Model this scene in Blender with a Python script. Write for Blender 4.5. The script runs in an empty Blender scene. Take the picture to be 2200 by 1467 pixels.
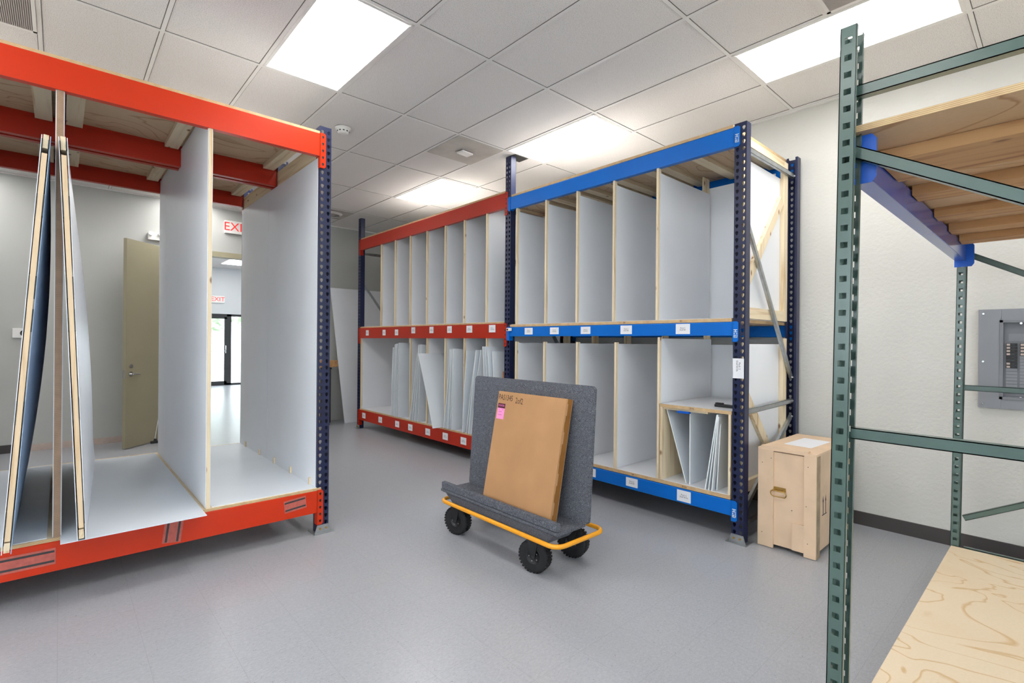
import bpy, math, random
from mathutils import Vector, Matrix
random.seed(7)
PI = math.pi
sc = bpy.context.scene
C = sc.collection

# ------------------------------------------------------------------ camera, world, exposure
CEIL = 3.512
GX, GY = 1.107, 4.069            # ceiling grid node
cam_d = bpy.data.cameras.new('camera')
cam_d.sensor_fit = 'HORIZONTAL'; cam_d.sensor_width = 36.0
cam_d.lens = 36.0 * 1075.8 / 2200.0
cam_d.clip_start = 0.05; cam_d.clip_end = 200
cam = bpy.data.objects.new('camera', cam_d); C.objects.link(cam)
yaw, roll = 0.73447, 0.00808
fw = Vector((math.sin(yaw), math.cos(yaw), 0)); rt = Vector((math.cos(yaw), -math.sin(yaw), 0)); up = rt.cross(fw)
r2 = rt * math.cos(roll) + up * math.sin(roll); u2 = -rt * math.sin(roll) + up * math.cos(roll)
cam.matrix_world = Matrix(((r2.x, u2.x, -fw.x, 0), (r2.y, u2.y, -fw.y, 0), (r2.z, u2.z, -fw.z, 1.455), (0, 0, 0, 1)))
sc.camera = cam
sc.view_settings.view_transform = 'Standard'
sc.view_settings.look = 'None'
sc.view_settings.gamma = 1.0
sc.view_settings.use_curve_mapping = False
sc.view_settings.exposure = 0.22
W = bpy.data.worlds.new('world'); sc.world = W; W.use_nodes = True
bg = W.node_tree.nodes['Background']; bg.inputs[0].default_value = (0.86, 0.93, 1.0, 1); bg.inputs[1].default_value = 5.5
LAMP = 11.0                        # radiance of the troffer diffusers
sun_d = bpy.data.lights.new('sun', 'SUN'); sun_d.energy = 3.0; sun_d.angle = 0.02; sun_d.color = (1.0, 0.95, 0.88)
sun = bpy.data.objects.new('sun', sun_d); C.objects.link(sun); sun.rotation_euler = (math.radians(-35), math.radians(25), 0); sun.location = (4, 30, 12)

# ------------------------------------------------------------------ materials
def lin(c): return tuple(((x / 255.0) / 12.92 if x / 255.0 <= 0.04045 else ((x / 255.0 + 0.055) / 1.055) ** 2.4) for x in c) + (1.0,)
class NT:
    def __init__(s, name):
        s.m = bpy.data.materials.new(name); s.m.use_nodes = True
        s.t = s.m.node_tree; s.b = s.t.nodes['Principled BSDF']
    def n(s, typ, **kw):
        nd = s.t.nodes.new(typ)
        for k, v in kw.items():
            if k.startswith('_'): setattr(nd, k[1:], v)
            else: nd.inputs[k.replace('0', ' ')].default_value = v
        return nd
    def l(s, a, b): s.t.links.new(a, b)
    def coord(s, scale=(1, 1, 1), rnd=True, world=False):
        if world:
            g = s.n('ShaderNodeNewGeometry'); src = g.outputs['Position']
        else:
            tc = s.n('ShaderNodeTexCoord'); src = tc.outputs['Object']
            if rnd:
                oi = s.n('ShaderNodeObjectInfo'); mu = s.n('ShaderNodeMath', _operation='MULTIPLY'); mu.inputs[1].default_value = 37.0
                s.l(oi.outputs['Random'], mu.inputs[0]); va = s.n('ShaderNodeVectorMath', _operation='ADD')
                s.l(src, va.inputs[0]); s.l(mu.outputs[0], va.inputs[1]); src = va.outputs[0]
        mp = s.n('ShaderNodeMapping'); mp.inputs['Scale'].default_value = scale; s.l(src, mp.inputs[0]); return mp.outputs[0]
    def ramp(s, fac, stops):
        r = s.n('ShaderNodeValToRGB'); e = r.color_ramp.elements
        e[0].position, e[0].color = stops[0]; e[1].position, e[1].color = stops[-1]
        for p, c in stops[1:-1]:
            x = e.new(p); x.color = c
        s.l(fac, r.inputs[0]); return r.outputs[0]
    def mix(s, fac, a, b, mode='MIX'):
        m = s.n('ShaderNodeMix', _data_type='RGBA', _blend_type=mode)
        for i, v in ((0, fac), (6, a), (7, b)):
            if hasattr(v, 'is_linked') or hasattr(v, 'links'): s.l(v, m.inputs[i])
            else: m.inputs[i].default_value = v
        return m.outputs[2]
    def bump(s, h, strength=0.2, dist=0.01):
        b = s.n('ShaderNodeBump'); b.inputs['Strength'].default_value = strength; b.inputs['Distance'].default_value = dist
        s.l(h, b.inputs['Height']); s.l(b.outputs[0], s.b.inputs['Normal'])
MATS = {}
def solid(name, rgb, rough=0.5, metal=0.0, vary=0.06, scale=3.0, bump=0.0, bscale=200, spec=0.5, coat=0.0):
    k = NT(name); v = k.coord()
    nz = k.n('ShaderNodeTexNoise', Scale=scale, Detail=4.0); k.l(v, nz.inputs['Vector'])
    c = lin(rgb); d = tuple(x * (1 - vary) for x in c[:3]) + (1,); e = tuple(min(1, x * (1 + vary)) for x in c[:3]) + (1,)
    k.l(k.ramp(nz.outputs[0], [(0.3, d), (0.7, e)]), k.b.inputs['Base Color'])
    k.b.inputs['Roughness'].default_value = rough; k.b.inputs['Metallic'].default_value = metal
    k.b.inputs['Specular IOR Level'].default_value = spec; k.b.inputs['Coat Weight'].default_value = coat
    if bump:
        n2 = k.n('ShaderNodeTexNoise', Scale=float(bscale), Detail=3.0); k.l(v, n2.inputs['Vector']); k.bump(n2.outputs[0], bump, 0.004)
    MATS[name] = k.m; return k.m
def pine(name, axis, base=(230, 212, 180), dark=(206, 176, 132), knots=True):
    k = NT(name); s = [26.0, 26.0, 26.0]; s[axis] = 1.3; v = k.coord(tuple(s))
    nz = k.n('ShaderNodeTexNoise', Scale=1.0, Detail=5.0, Distortion=0.6); k.l(v, nz.inputs['Vector'])
    col = k.ramp(nz.outputs[0], [(0.30, lin(dark)), (0.46, lin(base)), (0.75, tuple(min(1, x * 1.1) for x in lin(base)[:3]) + (1,))])
    if knots:
        s2 = [9.0, 9.0, 9.0]; s2[axis] = 4.5; v2 = k.coord(tuple(s2))
        vo = k.n('ShaderNodeTexVoronoi', Scale=1.0); k.l(v2, vo.inputs['Vector'])
        kn = k.ramp(vo.outputs['Distance'], [(0.05, (1, 1, 1, 1)), (0.13, (0, 0, 0, 1))])
        col = k.mix(kn, col, lin((140, 98, 60)))
    k.l(col, k.b.inputs['Base Color']); k.b.inputs['Roughness'].default_value = 0.62
    k.bump(nz.outputs[0], 0.15, 0.002); MATS[name] = k.m; return k.m
def plyface(name, base, line, scale=1.6, aniso=(1, 0.35, 1), rough=0.55):
    k = NT(name); v = k.coord(aniso)
    nz = k.n('ShaderNodeTexNoise', Scale=scale, Detail=3.0, Distortion=0.9); k.l(v, nz.inputs['Vector'])
    mu = k.n('ShaderNodeMath', _operation='MULTIPLY'); mu.inputs[1].default_value = 11.0; k.l(nz.outputs[0], mu.inputs[0])
    fr = k.n('ShaderNodeMath', _operation='FRACT'); k.l(mu.outputs[0], fr.inputs[0])
    a = k.ramp(fr.outputs[0], [(0.0, lin(base)), (0.80, lin(base)), (0.93, lin(line)), (1.0, lin(base))])
    n2 = k.n('ShaderNodeTexNoise', Scale=2.0, Detail=2.0); k.l(v, n2.inputs['Vector'])
    col = k.mix(k.ramp(n2.outputs[0], [(0.45, (0, 0, 0, 1)), (0.8, (0.3, 0.3, 0.3, 1))]), a, lin(line))
    n3 = k.n('ShaderNodeTexNoise', Scale=140.0, Detail=2.0); k.l(v, n3.inputs['Vector'])
    col = k.mix(0.10, col, n3.outputs[0], 'OVERLAY')
    k.l(col, k.b.inputs['Base Color']); k.b.inputs['Roughness'].default_value = rough; MATS[name] = k.m; return k.m
def plyedge(name, a=(214, 184, 140), b=(150, 108, 68), pitch=0.005):
    k = NT(name); v = k.coord((1, 1, 1), rnd=False)
    sx = k.n('ShaderNodeSeparateXYZ'); k.l(v, sx.inputs[0])
    mu = k.n('ShaderNodeMath', _operation='MULTIPLY'); mu.inputs[1].default_value = 1 / pitch; k.l(sx.outputs['Z'], mu.inputs[0])
    fr = k.n('ShaderNodeMath', _operation='FRACT'); k.l(mu.outputs[0], fr.inputs[0])
    nz = k.n('ShaderNodeTexNoise', Scale=18.0, Detail=3.0); k.l(v, nz.inputs['Vector'])
    col = k.ramp(fr.outputs[0], [(0.0, lin(b)), (0.3, lin(a)), (0.85, lin(a)), (1.0, lin(b))])
    k.l(k.mix(0.35, col, nz.outputs[0], 'OVERLAY'), k.b.inputs['Base Color'])
    k.b.inputs['Roughness'].default_value = 0.7; MATS[name] = k.m; return k.m
def emit(name, rgb, s):
    k = NT(name); k.b.inputs['Base Color'].default_value = (0.8, 0.8 * rgb[1], 0.8 * rgb[2], 1)
    k.b.inputs['Emission Color'].default_value = rgb; k.b.inputs['Emission Strength'].default_value = s; MATS[name] = k.m; return k.m

# floor: vinyl composition tile
k = NT('vinyl_tile'); v = k.coord(world=True)
n1 = k.n('ShaderNodeTexNoise', Scale=60.0, Detail=5.0, Roughness=0.7, Distortion=0.5); k.l(k.coord((1.0, 1.6, 1.0), world=True), n1.inputs['Vector'])
base = k.ramp(n1.outputs[0], [(0.32, lin((152, 155, 163))), (0.5, lin((162, 165, 172))), (0.68, lin((173, 176, 182)))])
vs = k.coord((1.0, 1.6, 1.0), world=True)
vo = k.n('ShaderNodeTexVoronoi', Scale=95.0); k.l(vs, vo.inputs['Vector'])
n4 = k.n('ShaderNodeTexNoise', Scale=34.0, Detail=3.0); k.l(v, n4.inputs['Vector'])
ad = k.n('ShaderNodeMath', _operation='ADD'); k.l(vo.outputs['Distance'], ad.inputs[0])
m4 = k.n('ShaderNodeMath', _operation='MULTIPLY'); m4.inputs[1].default_value = 0.75; k.l(n4.outputs[0], m4.inputs[0]); k.l(m4.outputs[0], ad.inputs[1])
spk = k.ramp(ad.outputs[0], [(0.42, (1, 1, 1, 1)), (0.50, (0, 0, 0, 1))])
base = k.mix(spk, base, lin((92, 94, 102)))
vo2 = k.n('ShaderNodeTexVoronoi', Scale=60.0); k.l(k.coord((1.5, 1, 1), world=True), vo2.inputs['Vector'])
a2 = k.n('ShaderNodeMath', _operation='ADD'); k.l(vo2.outputs['Distance'], a2.inputs[0]); k.l(m4.outputs[0], a2.inputs[1])
base = k.mix(k.ramp(a2.outputs[0], [(0.36, (0.8, 0.8, 0.8, 1)), (0.42, (0, 0, 0, 1))]), base, lin((194, 194, 193)))
br = k.n('ShaderNodeTexBrick', Scale=1.0); br.offset = 0.0
br.inputs['Brick Width'].default_value = 0.3048; br.inputs['Row Height'].default_value = 0.3048; br.inputs['Mortar Size'].default_value = 0.0012
br.inputs['Color1'].default_value = (0, 0, 0, 1); br.inputs['Color2'].default_value = (0.02, 0.02, 0.02, 1); br.inputs['Mortar'].default_value = (0.38, 0.38, 0.38, 1)
k.l(v, br.inputs['Vector']); base = k.mix(br.outputs['Color'], base, lin((118, 118, 122)))
n5 = k.n('ShaderNodeTexNoise', Scale=1.1, Detail=3.0); k.l(v, n5.inputs['Vector'])
base = k.mix(k.ramp(n5.outputs[0], [(0.2, (0, 0, 0, 1)), (0.9, (0.35, 0.35, 0.35, 1))]), base, lin((170, 168, 166)))
k.l(base, k.b.inputs['Base Color'])
k.b.inputs['Roughness'].default_value = 0.29
n6 = k.n('ShaderNodeTexNoise', Scale=9.0, Detail=4.0); k.l(v, n6.inputs['Vector']); k.bump(n6.outputs[0], 0.10, 0.01)
MATS['floor'] = k.m
# ceiling tile
k = NT('mineral_tile'); v = k.coord(world=True)
n1 = k.n('ShaderNodeTexNoise', Scale=220.0, Detail=2.0); k.l(v, n1.inputs['Vector'])
n2 = k.n('ShaderNodeTexNoise', Scale=1.2, Detail=2.0); k.l(v, n2.inputs['Vector'])
c = k.ramp(n1.outputs[0], [(0.36, lin((190, 187, 183))), (0.44, lin((234, 230, 227))), (0.7, lin((238, 234, 231)))])
k.l(k.mix(k.ramp(n2.outputs[0], [(0.4, (0, 0, 0, 1)), (0.7, (0.25, 0.25, 0.25, 1))]), c, lin((228, 221, 215))), k.b.inputs['Base Color'])
k.b.inputs['Roughness'].default_value = 0.9; k.bump(n1.outputs[0], 0.35, 0.003); MATS['ceiling'] = k.m
def wallmat(name, rgb, bs=0.35):
    k = NT(name); v = k.coord(world=True)
    n1 = k.n('ShaderNodeTexNoise', Scale=38.0, Detail=5.0, Roughness=0.6); k.l(v, n1.inputs['Vector'])
    n2 = k.n('ShaderNodeTexNoise', Scale=1.5); k.l(v, n2.inputs['Vector'])
    c = lin(rgb); d = tuple(x * 0.95 for x in c[:3]) + (1,)
    k.l(k.ramp(n2.outputs[0], [(0.3, d), (0.7, c)]), k.b.inputs['Base Color']); k.b.inputs['Roughness'].default_value = 0.75
    k.bump(n1.outputs[0], bs, 0.006); MATS[name] = k.m
wallmat('wall_warm', (208, 206, 200), 0.5); wallmat('wall_grey', (188, 189, 185), 0.12); wallmat('wall_lobby', (214, 218, 220), 0.1)
# carpet felt
k = NT('carpet_felt'); v = k.coord()
n1 = k.n('ShaderNodeTexNoise', Scale=260.0, Detail=3.0, Roughness=0.8); k.l(v, n1.inputs['Vector'])
n2 = k.n('ShaderNodeTexNoise', Scale=45.0, Detail=3.0); k.l(v, n2.inputs['Vector'])
c = k.ramp(n1.outputs[0], [(0.34, lin((58, 60, 68))), (0.5, lin((98, 101, 110))), (0.66, lin((160, 162, 168)))])
k.l(k.mix(k.ramp(n2.outputs[0], [(0.4, (0, 0, 0, 1)), (0.7, (0.35, 0.35, 0.35, 1))]), c, lin((78, 80, 88))), k.b.inputs['Base Color'])
k.b.inputs['Roughness'].default_value = 1.0; k.b.inputs['Specular IOR Level'].default_value = 0.1; k.bump(n1.outputs[0], 0.8, 0.006); MATS['carpet'] = k.m

solid('tee', (234, 231, 227), 0.5); solid('tee_dark', (90, 86, 82), 0.7)
solid('white_panel', (236, 238, 242), 0.33, vary=0.015); solid('white_sheet', (222, 228, 234), 0.38, vary=0.02); solid('sheet_edge', (246, 250, 252), 0.5, vary=0.01)
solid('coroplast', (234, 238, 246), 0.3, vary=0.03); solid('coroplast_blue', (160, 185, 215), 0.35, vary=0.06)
solid('orange', (206, 52, 14), 0.3, vary=0.05, spec=0.35); solid('orange_dull', (180, 40, 16), 0.38, vary=0.05, spec=0.35)
solid('blue_beam', (0, 106, 200), 0.36, vary=0.05, spec=0.3); solid('blue_bright', (10, 92, 200), 0.4, vary=0.05)
solid('navy', (26, 34, 68), 0.36, vary=0.1, scale=8); solid('navy_edge', (64, 80, 124), 0.35)
solid('galv', (176, 180, 182), 0.32, 0.85, vary=0.12, scale=25); solid('chrome', (215, 215, 215), 0.15, 1.0)
solid('green_steel', (80, 101, 94), 0.24, vary=0.06, scale=6, spec=0.6)
solid('yellow', (246, 168, 34), 0.25, vary=0.04); solid('rubber', (26, 26, 28), 0.75, vary=0.2, scale=30)
solid('black', (22, 22, 24), 0.45); solid('dark_grey', (58, 56, 58), 0.6); solid('door_olive', (152, 145, 120), 0.55, vary=0.03)
solid('frame_olive', (168, 160, 132), 0.5); solid('cardboard', (186, 140, 96), 0.8, vary=0.07, scale=5, bump=0.1, bscale=60)
solid('tape', (150, 102, 50), 0.25, vary=0.08, scale=8); solid('pink', (255, 150, 205), 0.6, vary=0.01); solid('plum', (88, 24, 52), 0.5)
solid('paper', (236, 236, 240), 0.6, vary=0.01); solid('ink', (52, 52, 60), 0.7); solid('marker', (60, 38, 24), 0.7)
solid('crate_ply', (226, 196, 164), 0.6, vary=0.10, scale=4, bump=0.1, bscale=40); solid('crate_dirty', (172, 150, 122), 0.7, vary=0.25, scale=12)
solid('brass', (196, 160, 90), 0.28, 0.9); solid('baseboard', (66, 60, 60), 0.5); solid('worn_strip', (196, 178, 168), 0.8, vary=0.1, scale=12)
solid('panel_grey', (136, 138, 144), 0.4, vary=0.02); solid('panel_dark', (112, 114, 120), 0.45, vary=0.02); solid('panel_mid', (124, 126, 132), 0.45)
solid('red', (238, 60, 60), 0.5); solid('sticker_red', (190, 96, 84), 0.5, vary=0.15, scale=40); solid('plastic_white', (238, 236, 232), 0.4, vary=0.01)
solid('grille', (176, 168, 164), 0.5); solid('diffuser_metal', (184, 178, 170), 0.55, vary=0.12, scale=6); solid('brown_wood', (150, 98, 56), 0.6, vary=0.15)
solid('concrete', (205, 205, 200), 0.9); solid('leaf', (170, 185, 160), 0.8, vary=0.2); solid('bark', (150, 140, 130), 0.9)
solid('logo_silver', (205, 215, 225), 0.4); solid('spring_cream', (226, 214, 190), 0.7)
pine('pine_x', 0); pine('pine_y', 1); pine('pine_z', 2)
pine('fir_y', 1, (196, 150, 100), (150, 98, 56)); pine('pine_pale', 2, (226, 200, 164), (206, 172, 128))
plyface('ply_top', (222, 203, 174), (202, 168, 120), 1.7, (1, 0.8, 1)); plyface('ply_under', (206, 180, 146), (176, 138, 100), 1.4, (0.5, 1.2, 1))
plyface('ply_warm', (212, 178, 138), (180, 134, 92), 1.3, (1, 0.4, 1)); plyedge('ply_edge'); plyedge('ply_brown', (168, 138, 112), (112, 84, 66)); solid('deck_dust', (204, 200, 195), 0.9, vary=0.1)  # last one: unseen deck tops, pale tone set for light bounced onto the ceiling
emit('lamp', (1.0, 0.985, 0.965, 1), LAMP); emit('sign_red', (1.0, 0.03, 0.03, 1), 0.35)
k = NT('glass'); k.b.inputs['Base Color'].default_value = (0.93, 0.97, 0.97, 1); k.b.inputs['Transmission Weight'].default_value = 1.0
k.b.inputs['Roughness'].default_value = 0.0; k.b.inputs['IOR'].default_value = 1.02; MATS['glass'] = k.m

# ------------------------------------------------------------------ mesh builder
class MB:
    def __init__(s): s.v = []; s.f = []; s.mi = []; s.mats = []; s.sm = []
    def m(s, name):
        if name not in s.mats: s.mats.append(name)
        return s.mats.index(name)
    def add(s, verts, faces, mat, M=None, smooth=False):
        o = len(s.v); mi = s.m(mat)
        for p in verts:
            p = Vector(p)
            s.v.append(M @ p if M is not None else p)
        for f in faces: s.f.append([o + i for i in f]); s.mi.append(mi); s.sm.append(smooth)
        return s
    def box(s, a, b, mat, M=None, ax=None):
        x0, y0, z0 = a; x1, y1, z1 = b
        if x0 > x1: x0, x1 = x1, x0
        if y0 > y1: y0, y1 = y1, y0
        if z0 > z1: z0, z1 = z1, z0
        V = [(x0, y0, z0), (x1, y0, z0), (x1, y1, z0), (x0, y1, z0), (x0, y0, z1), (x1, y0, z1), (x1, y1, z1), (x0, y1, z1)]
        F = [(0, 3, 2, 1), (4, 5, 6, 7), (0, 1, 5, 4), (1, 2, 6, 5), (2, 3, 7, 6), (3, 0, 4, 7)]
        if ax:     # dict face index -> material
            for i, f in enumerate(F): s.add(V, [f], ax.get(i, mat), M)
            return s
        return s.add(V, F, mat, M)
    def bar(s, p, q, w, h, mat, side=None):     # rectangular bar from p to q; w along 'side', h along the third axis
        p = Vector(p); q = Vector(q); d = (q - p); L = d.length; d.normalize()
        sd = Vector(side) if side else (Vector((0, 0, 1)).cross(d) if abs(d.z) < 0.99 else Vector((1, 0, 0)))
        sd = (sd - d * sd.dot(d)).normalized(); t = d.cross(sd)
        V = []
        for e in (p, q):
            for a, b in ((-1, -1), (1, -1), (1, 1), (-1, 1)): V.append(e + sd * a * w / 2 + t * b * h / 2)
        return s.add(V, [(3, 2, 1, 0), (4, 5, 6, 7), (0, 1, 5, 4), (1, 2, 6, 5), (2, 3, 7, 6), (3, 0, 4, 7)], mat)
    def channel(s, p, q, w, h, t, mat, side, open_dir):   # C channel, web width w along side, lips h toward open_dir
        p = Vector(p); q = Vector(q); sd = Vector(side).normalized(); od = Vector(open_dir).normalized()
        s.bar(p + od * t / 2, q + od * t / 2, w, t, mat, sd)
        for k in (-1, 1): s.bar(p + sd * k * (w - t) / 2 + od * h / 2, q + sd * k * (w - t) / 2 + od * h / 2, t, h, mat, sd)
        return s
    def prism(s, pts, z0, z1, mat, M=None, smooth=False):   # pts in xy
        n = len(pts); V = [(x, y, z0) for x, y in pts] + [(x, y, z1) for x, y in pts]
        s.add(V, [tuple(range(n - 1, -1, -1)), tuple(range(n, 2 * n))], mat, M)
        return s.add(V, [(i, (i + 1) % n, (i + 1) % n + n, i + n) for i in range(n)], mat, M, smooth)
    def cyl(s, p, q, r, mat, n=16, r1=None):
        p = Vector(p); q = Vector(q); d = (q - p).normalized(); r1 = r if r1 is None else r1
        a = d.orthogonal().normalized(); b = d.cross(a)
        V = [e + (a * math.cos(2 * PI * i / n) + b * math.sin(2 * PI * i / n)) * rr for e, rr in ((p, r), (q, r1)) for i in range(n)]
        s.add(V, [tuple(range(n - 1, -1, -1)), tuple(range(n, 2 * n))], mat)
        return s.add(V, [(i, (i + 1) % n, (i + 1) % n + n, i + n) for i in range(n)], mat, None, True)
    def tube(s, pts, r, mat, n=10, closed=False):
        P = [Vector(p) for p in pts]; N = len(P); V = []
        a = None
        for i in range(N):
            t = (P[(i + 1) % N] - P[i - 1]) if (closed or 0 < i < N - 1) else (P[1] - P[0] if i == 0 else P[-1] - P[-2])
            t.normalize()
            if a is None: a = t.orthogonal().normalized()
            a = (a - t * a.dot(t)).normalized(); b = t.cross(a)
            V += [P[i] + (a * math.cos(2 * PI * j / n) + b * math.sin(2 * PI * j / n)) * r for j in range(n)]
        F = []
        for i in range(N if closed else N - 1):
            o = i * n; o2 = ((i + 1) % N) * n
            F += [(o + j, o + (j + 1) % n, o2 + (j + 1) % n, o2 + j) for j in range(n)]
        s.add(V, F, mat, None, True)
        if not closed: s.add(V, [tuple(range(n - 1, -1, -1)), tuple((N - 1) * n + j for j in range(n))], mat)
        return s
    def lathe(s, prof, mat, M=None, n=24, smooth=True, cap=True):      # prof [(r,z)] about z
        V = [(r * math.cos(2 * PI * i / n), r * math.sin(2 * PI * i / n), z) for r, z in prof for i in range(n)]
        F = [(a * n + i, a * n + (i + 1) % n, (a + 1) * n + (i + 1) % n, (a + 1) * n + i) for a in range(len(prof) - 1) for i in range(n)]
        s.add(V, F, mat, M, smooth)
        if cap: s.add(V, [tuple(range(n - 1, -1, -1)), tuple((len(prof) - 1) * n + i for i in range(n))], mat, M)
        return s
    def grid(s, fn, nu, nv, mat, smooth=True):
        V = [fn(i / nu, j / nv) for i in range(nu + 1) for j in range(nv + 1)]
        F = [(i * (nv + 1) + j, (i + 1) * (nv + 1) + j, (i + 1) * (nv + 1) + j + 1, i * (nv + 1) + j + 1) for i in range(nu) for j in range(nv)]
        return s.add(V, F, mat, None, smooth)
    def slab(s, fn, off, nu, nv, mat, edge=None):            # curved sheet with thickness vector off
        off = Vector(off); s.grid(fn, nu, nv, mat); s.grid(lambda a, b: Vector(fn(1 - a, b)) + off, nu, nv, mat)
        e = edge or mat
        for i in range(nu):
            for j in (0, 1): s.add([fn(i / nu, j), fn((i + 1) / nu, j), Vector(fn((i + 1) / nu, j)) + off, Vector(fn(i / nu, j)) + off], [(0, 1, 2, 3)], e)
        for i in range(nv):
            for j in (0, 1): s.add([fn(j, i / nv), fn(j, (i + 1) / nv), Vector(fn(j, (i + 1) / nv)) + off, Vector(fn(j, i / nv)) + off], [(0, 1, 2, 3)], e)
        return s
    def punched(s, width, height, cols, pitch, poly, th, mat, M, z_off=0.0):
        """plate in local xz-plane (x width, z up, thickness +y) with holes centred at cols[x], every pitch"""
        cols = sorted(cols); xs = [0.0] + [(a + b) / 2 for a, b in zip(cols, cols[1:])] + [width]
        nz = int(height / pitch)
        for ci, cx in enumerate(cols):
            x0, x1 = xs[ci], xs[ci + 1]
            h0, h1 = -pitch / 2, pitch / 2
            cor = [math.atan2(b, a) for a, b in ((x1 - cx, h1), (x0 - cx, h1), (x0 - cx, h0), (x1 - cx, h0))]
            if len(poly) == 4: angs = None
            else:
                angs = sorted(set([round(t % (2 * PI), 5) for t in cor + [2 * PI * i / 10 for i in range(10)]]))
            def rp(t, P):
                dx, dz = math.cos(t), math.sin(t); best = None
                for i in range(len(P)):
                    (ax, az), (bx, bz) = P[i], P[(i + 1) % len(P)]
                    ex, ez = bx - ax, bz - az; den = dx * ez - dz * ex
                    if abs(den) < 1e-12: continue
                    r = (ax * ez - az * ex) / den; u = (ax * dz - az * dx) / den
                    if r > 0 and -1e-6 <= u <= 1 + 1e-6 and (best is None or r < best): best = r
                return (dx * best, dz * best)
            rect = [(x1 - cx, h1), (x0 - cx, h1), (x0 - cx, h0), (x1 - cx, h0)]
            if angs is None: inn, out = poly, rect
            else: inn = [rp(t, poly) for t in angs]; out = [rp(t, rect) for t in angs]
            n = len(inn)
            for k in range(nz):
                cz = z_off + (k + 0.5) * pitch
                V = []
                for y in (0, th):
                    V += [(cx + a, y, cz + b) for a, b in inn] + [(cx + a, y, cz + b) for a, b in out]
                F = []
                for i in range(n):
                    j = (i + 1) % n
                    F += [(i, j, n + j, n + i), (2 * n + i, 3 * n + i, 3 * n + j, 2 * n + j), (i, 2 * n + i, 2 * n + j, j)]
                s.add(V, F, mat, M)
        if height - nz * pitch > 1e-4: s.box((0, 0, z_off + nz * pitch), (width, th, z_off + height), mat, M)
        return s
    def build(s, name, parent=None, bevel=0.0, loc=None, solid=0.0):
        me = bpy.data.meshes.new(name); me.from_pydata([tuple(p) for p in s.v], [], s.f)
        for m in s.mats: me.materials.append(MATS[m])
        me.polygons.foreach_set('material_index', s.mi); me.polygons.foreach_set('use_smooth', s.sm); me.update()
        o = bpy.data.objects.new(name, me); C.objects.link(o)
        if parent: o.parent = parent
        if loc: o.location = loc
        if bevel:
            b = o.modifiers.new('bevel', 'BEVEL'); b.width = bevel; b.segments = 2; b.limit_method = 'ANGLE'; b.angle_limit = 0.6
        if solid:
            b = o.modifiers.new('solid', 'SOLIDIFY'); b.thickness = solid
        return o
def tag(o, label=None, cat=None, group=None, kind=None):
    if label: o['label'] = label
    if cat: o['category'] = cat
    if group: o['group'] = group
    if kind: o['kind'] = kind
    return o
def thing(name, label, cat, loc=(0, 0, 0), rz=0.0, group=None):
    o = bpy.data.objects.new(name, None); C.objects.link(o); o.location = loc; o.rotation_euler = (0, 0, rz)
    o.empty_display_size = 0.1
    return tag(o, label, cat, group)
def B(a, b, mat, ax=None): return MB().box(a, b, mat, None, ax)
def copy_tree(o, parent=None):
    c = o.copy(); C.objects.link(c)
    if parent: c.parent = parent
    for ch in list(o.children): copy_tree(ch, c)
    return c
_T = {}
def text(mb, s_, size, M, mat, align='CENTER'):
    key = (s_, align)
    if key not in _T:
        cu = bpy.data.curves.new('t', 'FONT'); cu.body = s_; cu.size = 1.0; cu.align_x = align; cu.align_y = 'CENTER'; cu.resolution_u = 2; cu.space_line = 0.95
        ob = bpy.data.objects.new('t', cu); C.objects.link(ob); bpy.context.view_layer.update()
        me = bpy.data.meshes.new_from_object(ob.evaluated_get(bpy.context.evaluated_depsgraph_get()))
        _T[key] = ([tuple(v.co) for v in me.vertices], [tuple(p.vertices) for p in me.polygons])
        bpy.data.objects.remove(ob); bpy.data.meshes.remove(me); bpy.data.curves.remove(cu)
    V, F = _T[key]
    mb.add([(x * size, y * size, 0) for x, y, z in V], F, mat, M)
def face_M(origin, right, upv):     # maps x->right, y->up, z->outward
    r = Vector(right).normalized(); u = Vector(upv).normalized(); n = r.cross(u)
    o = Vector(origin)
    return Matrix(((r.x, u.x, n.x, o.x), (r.y, u.y, n.y, o.y), (r.z, u.z, n.z, o.z), (0, 0, 0, 1)))

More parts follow.
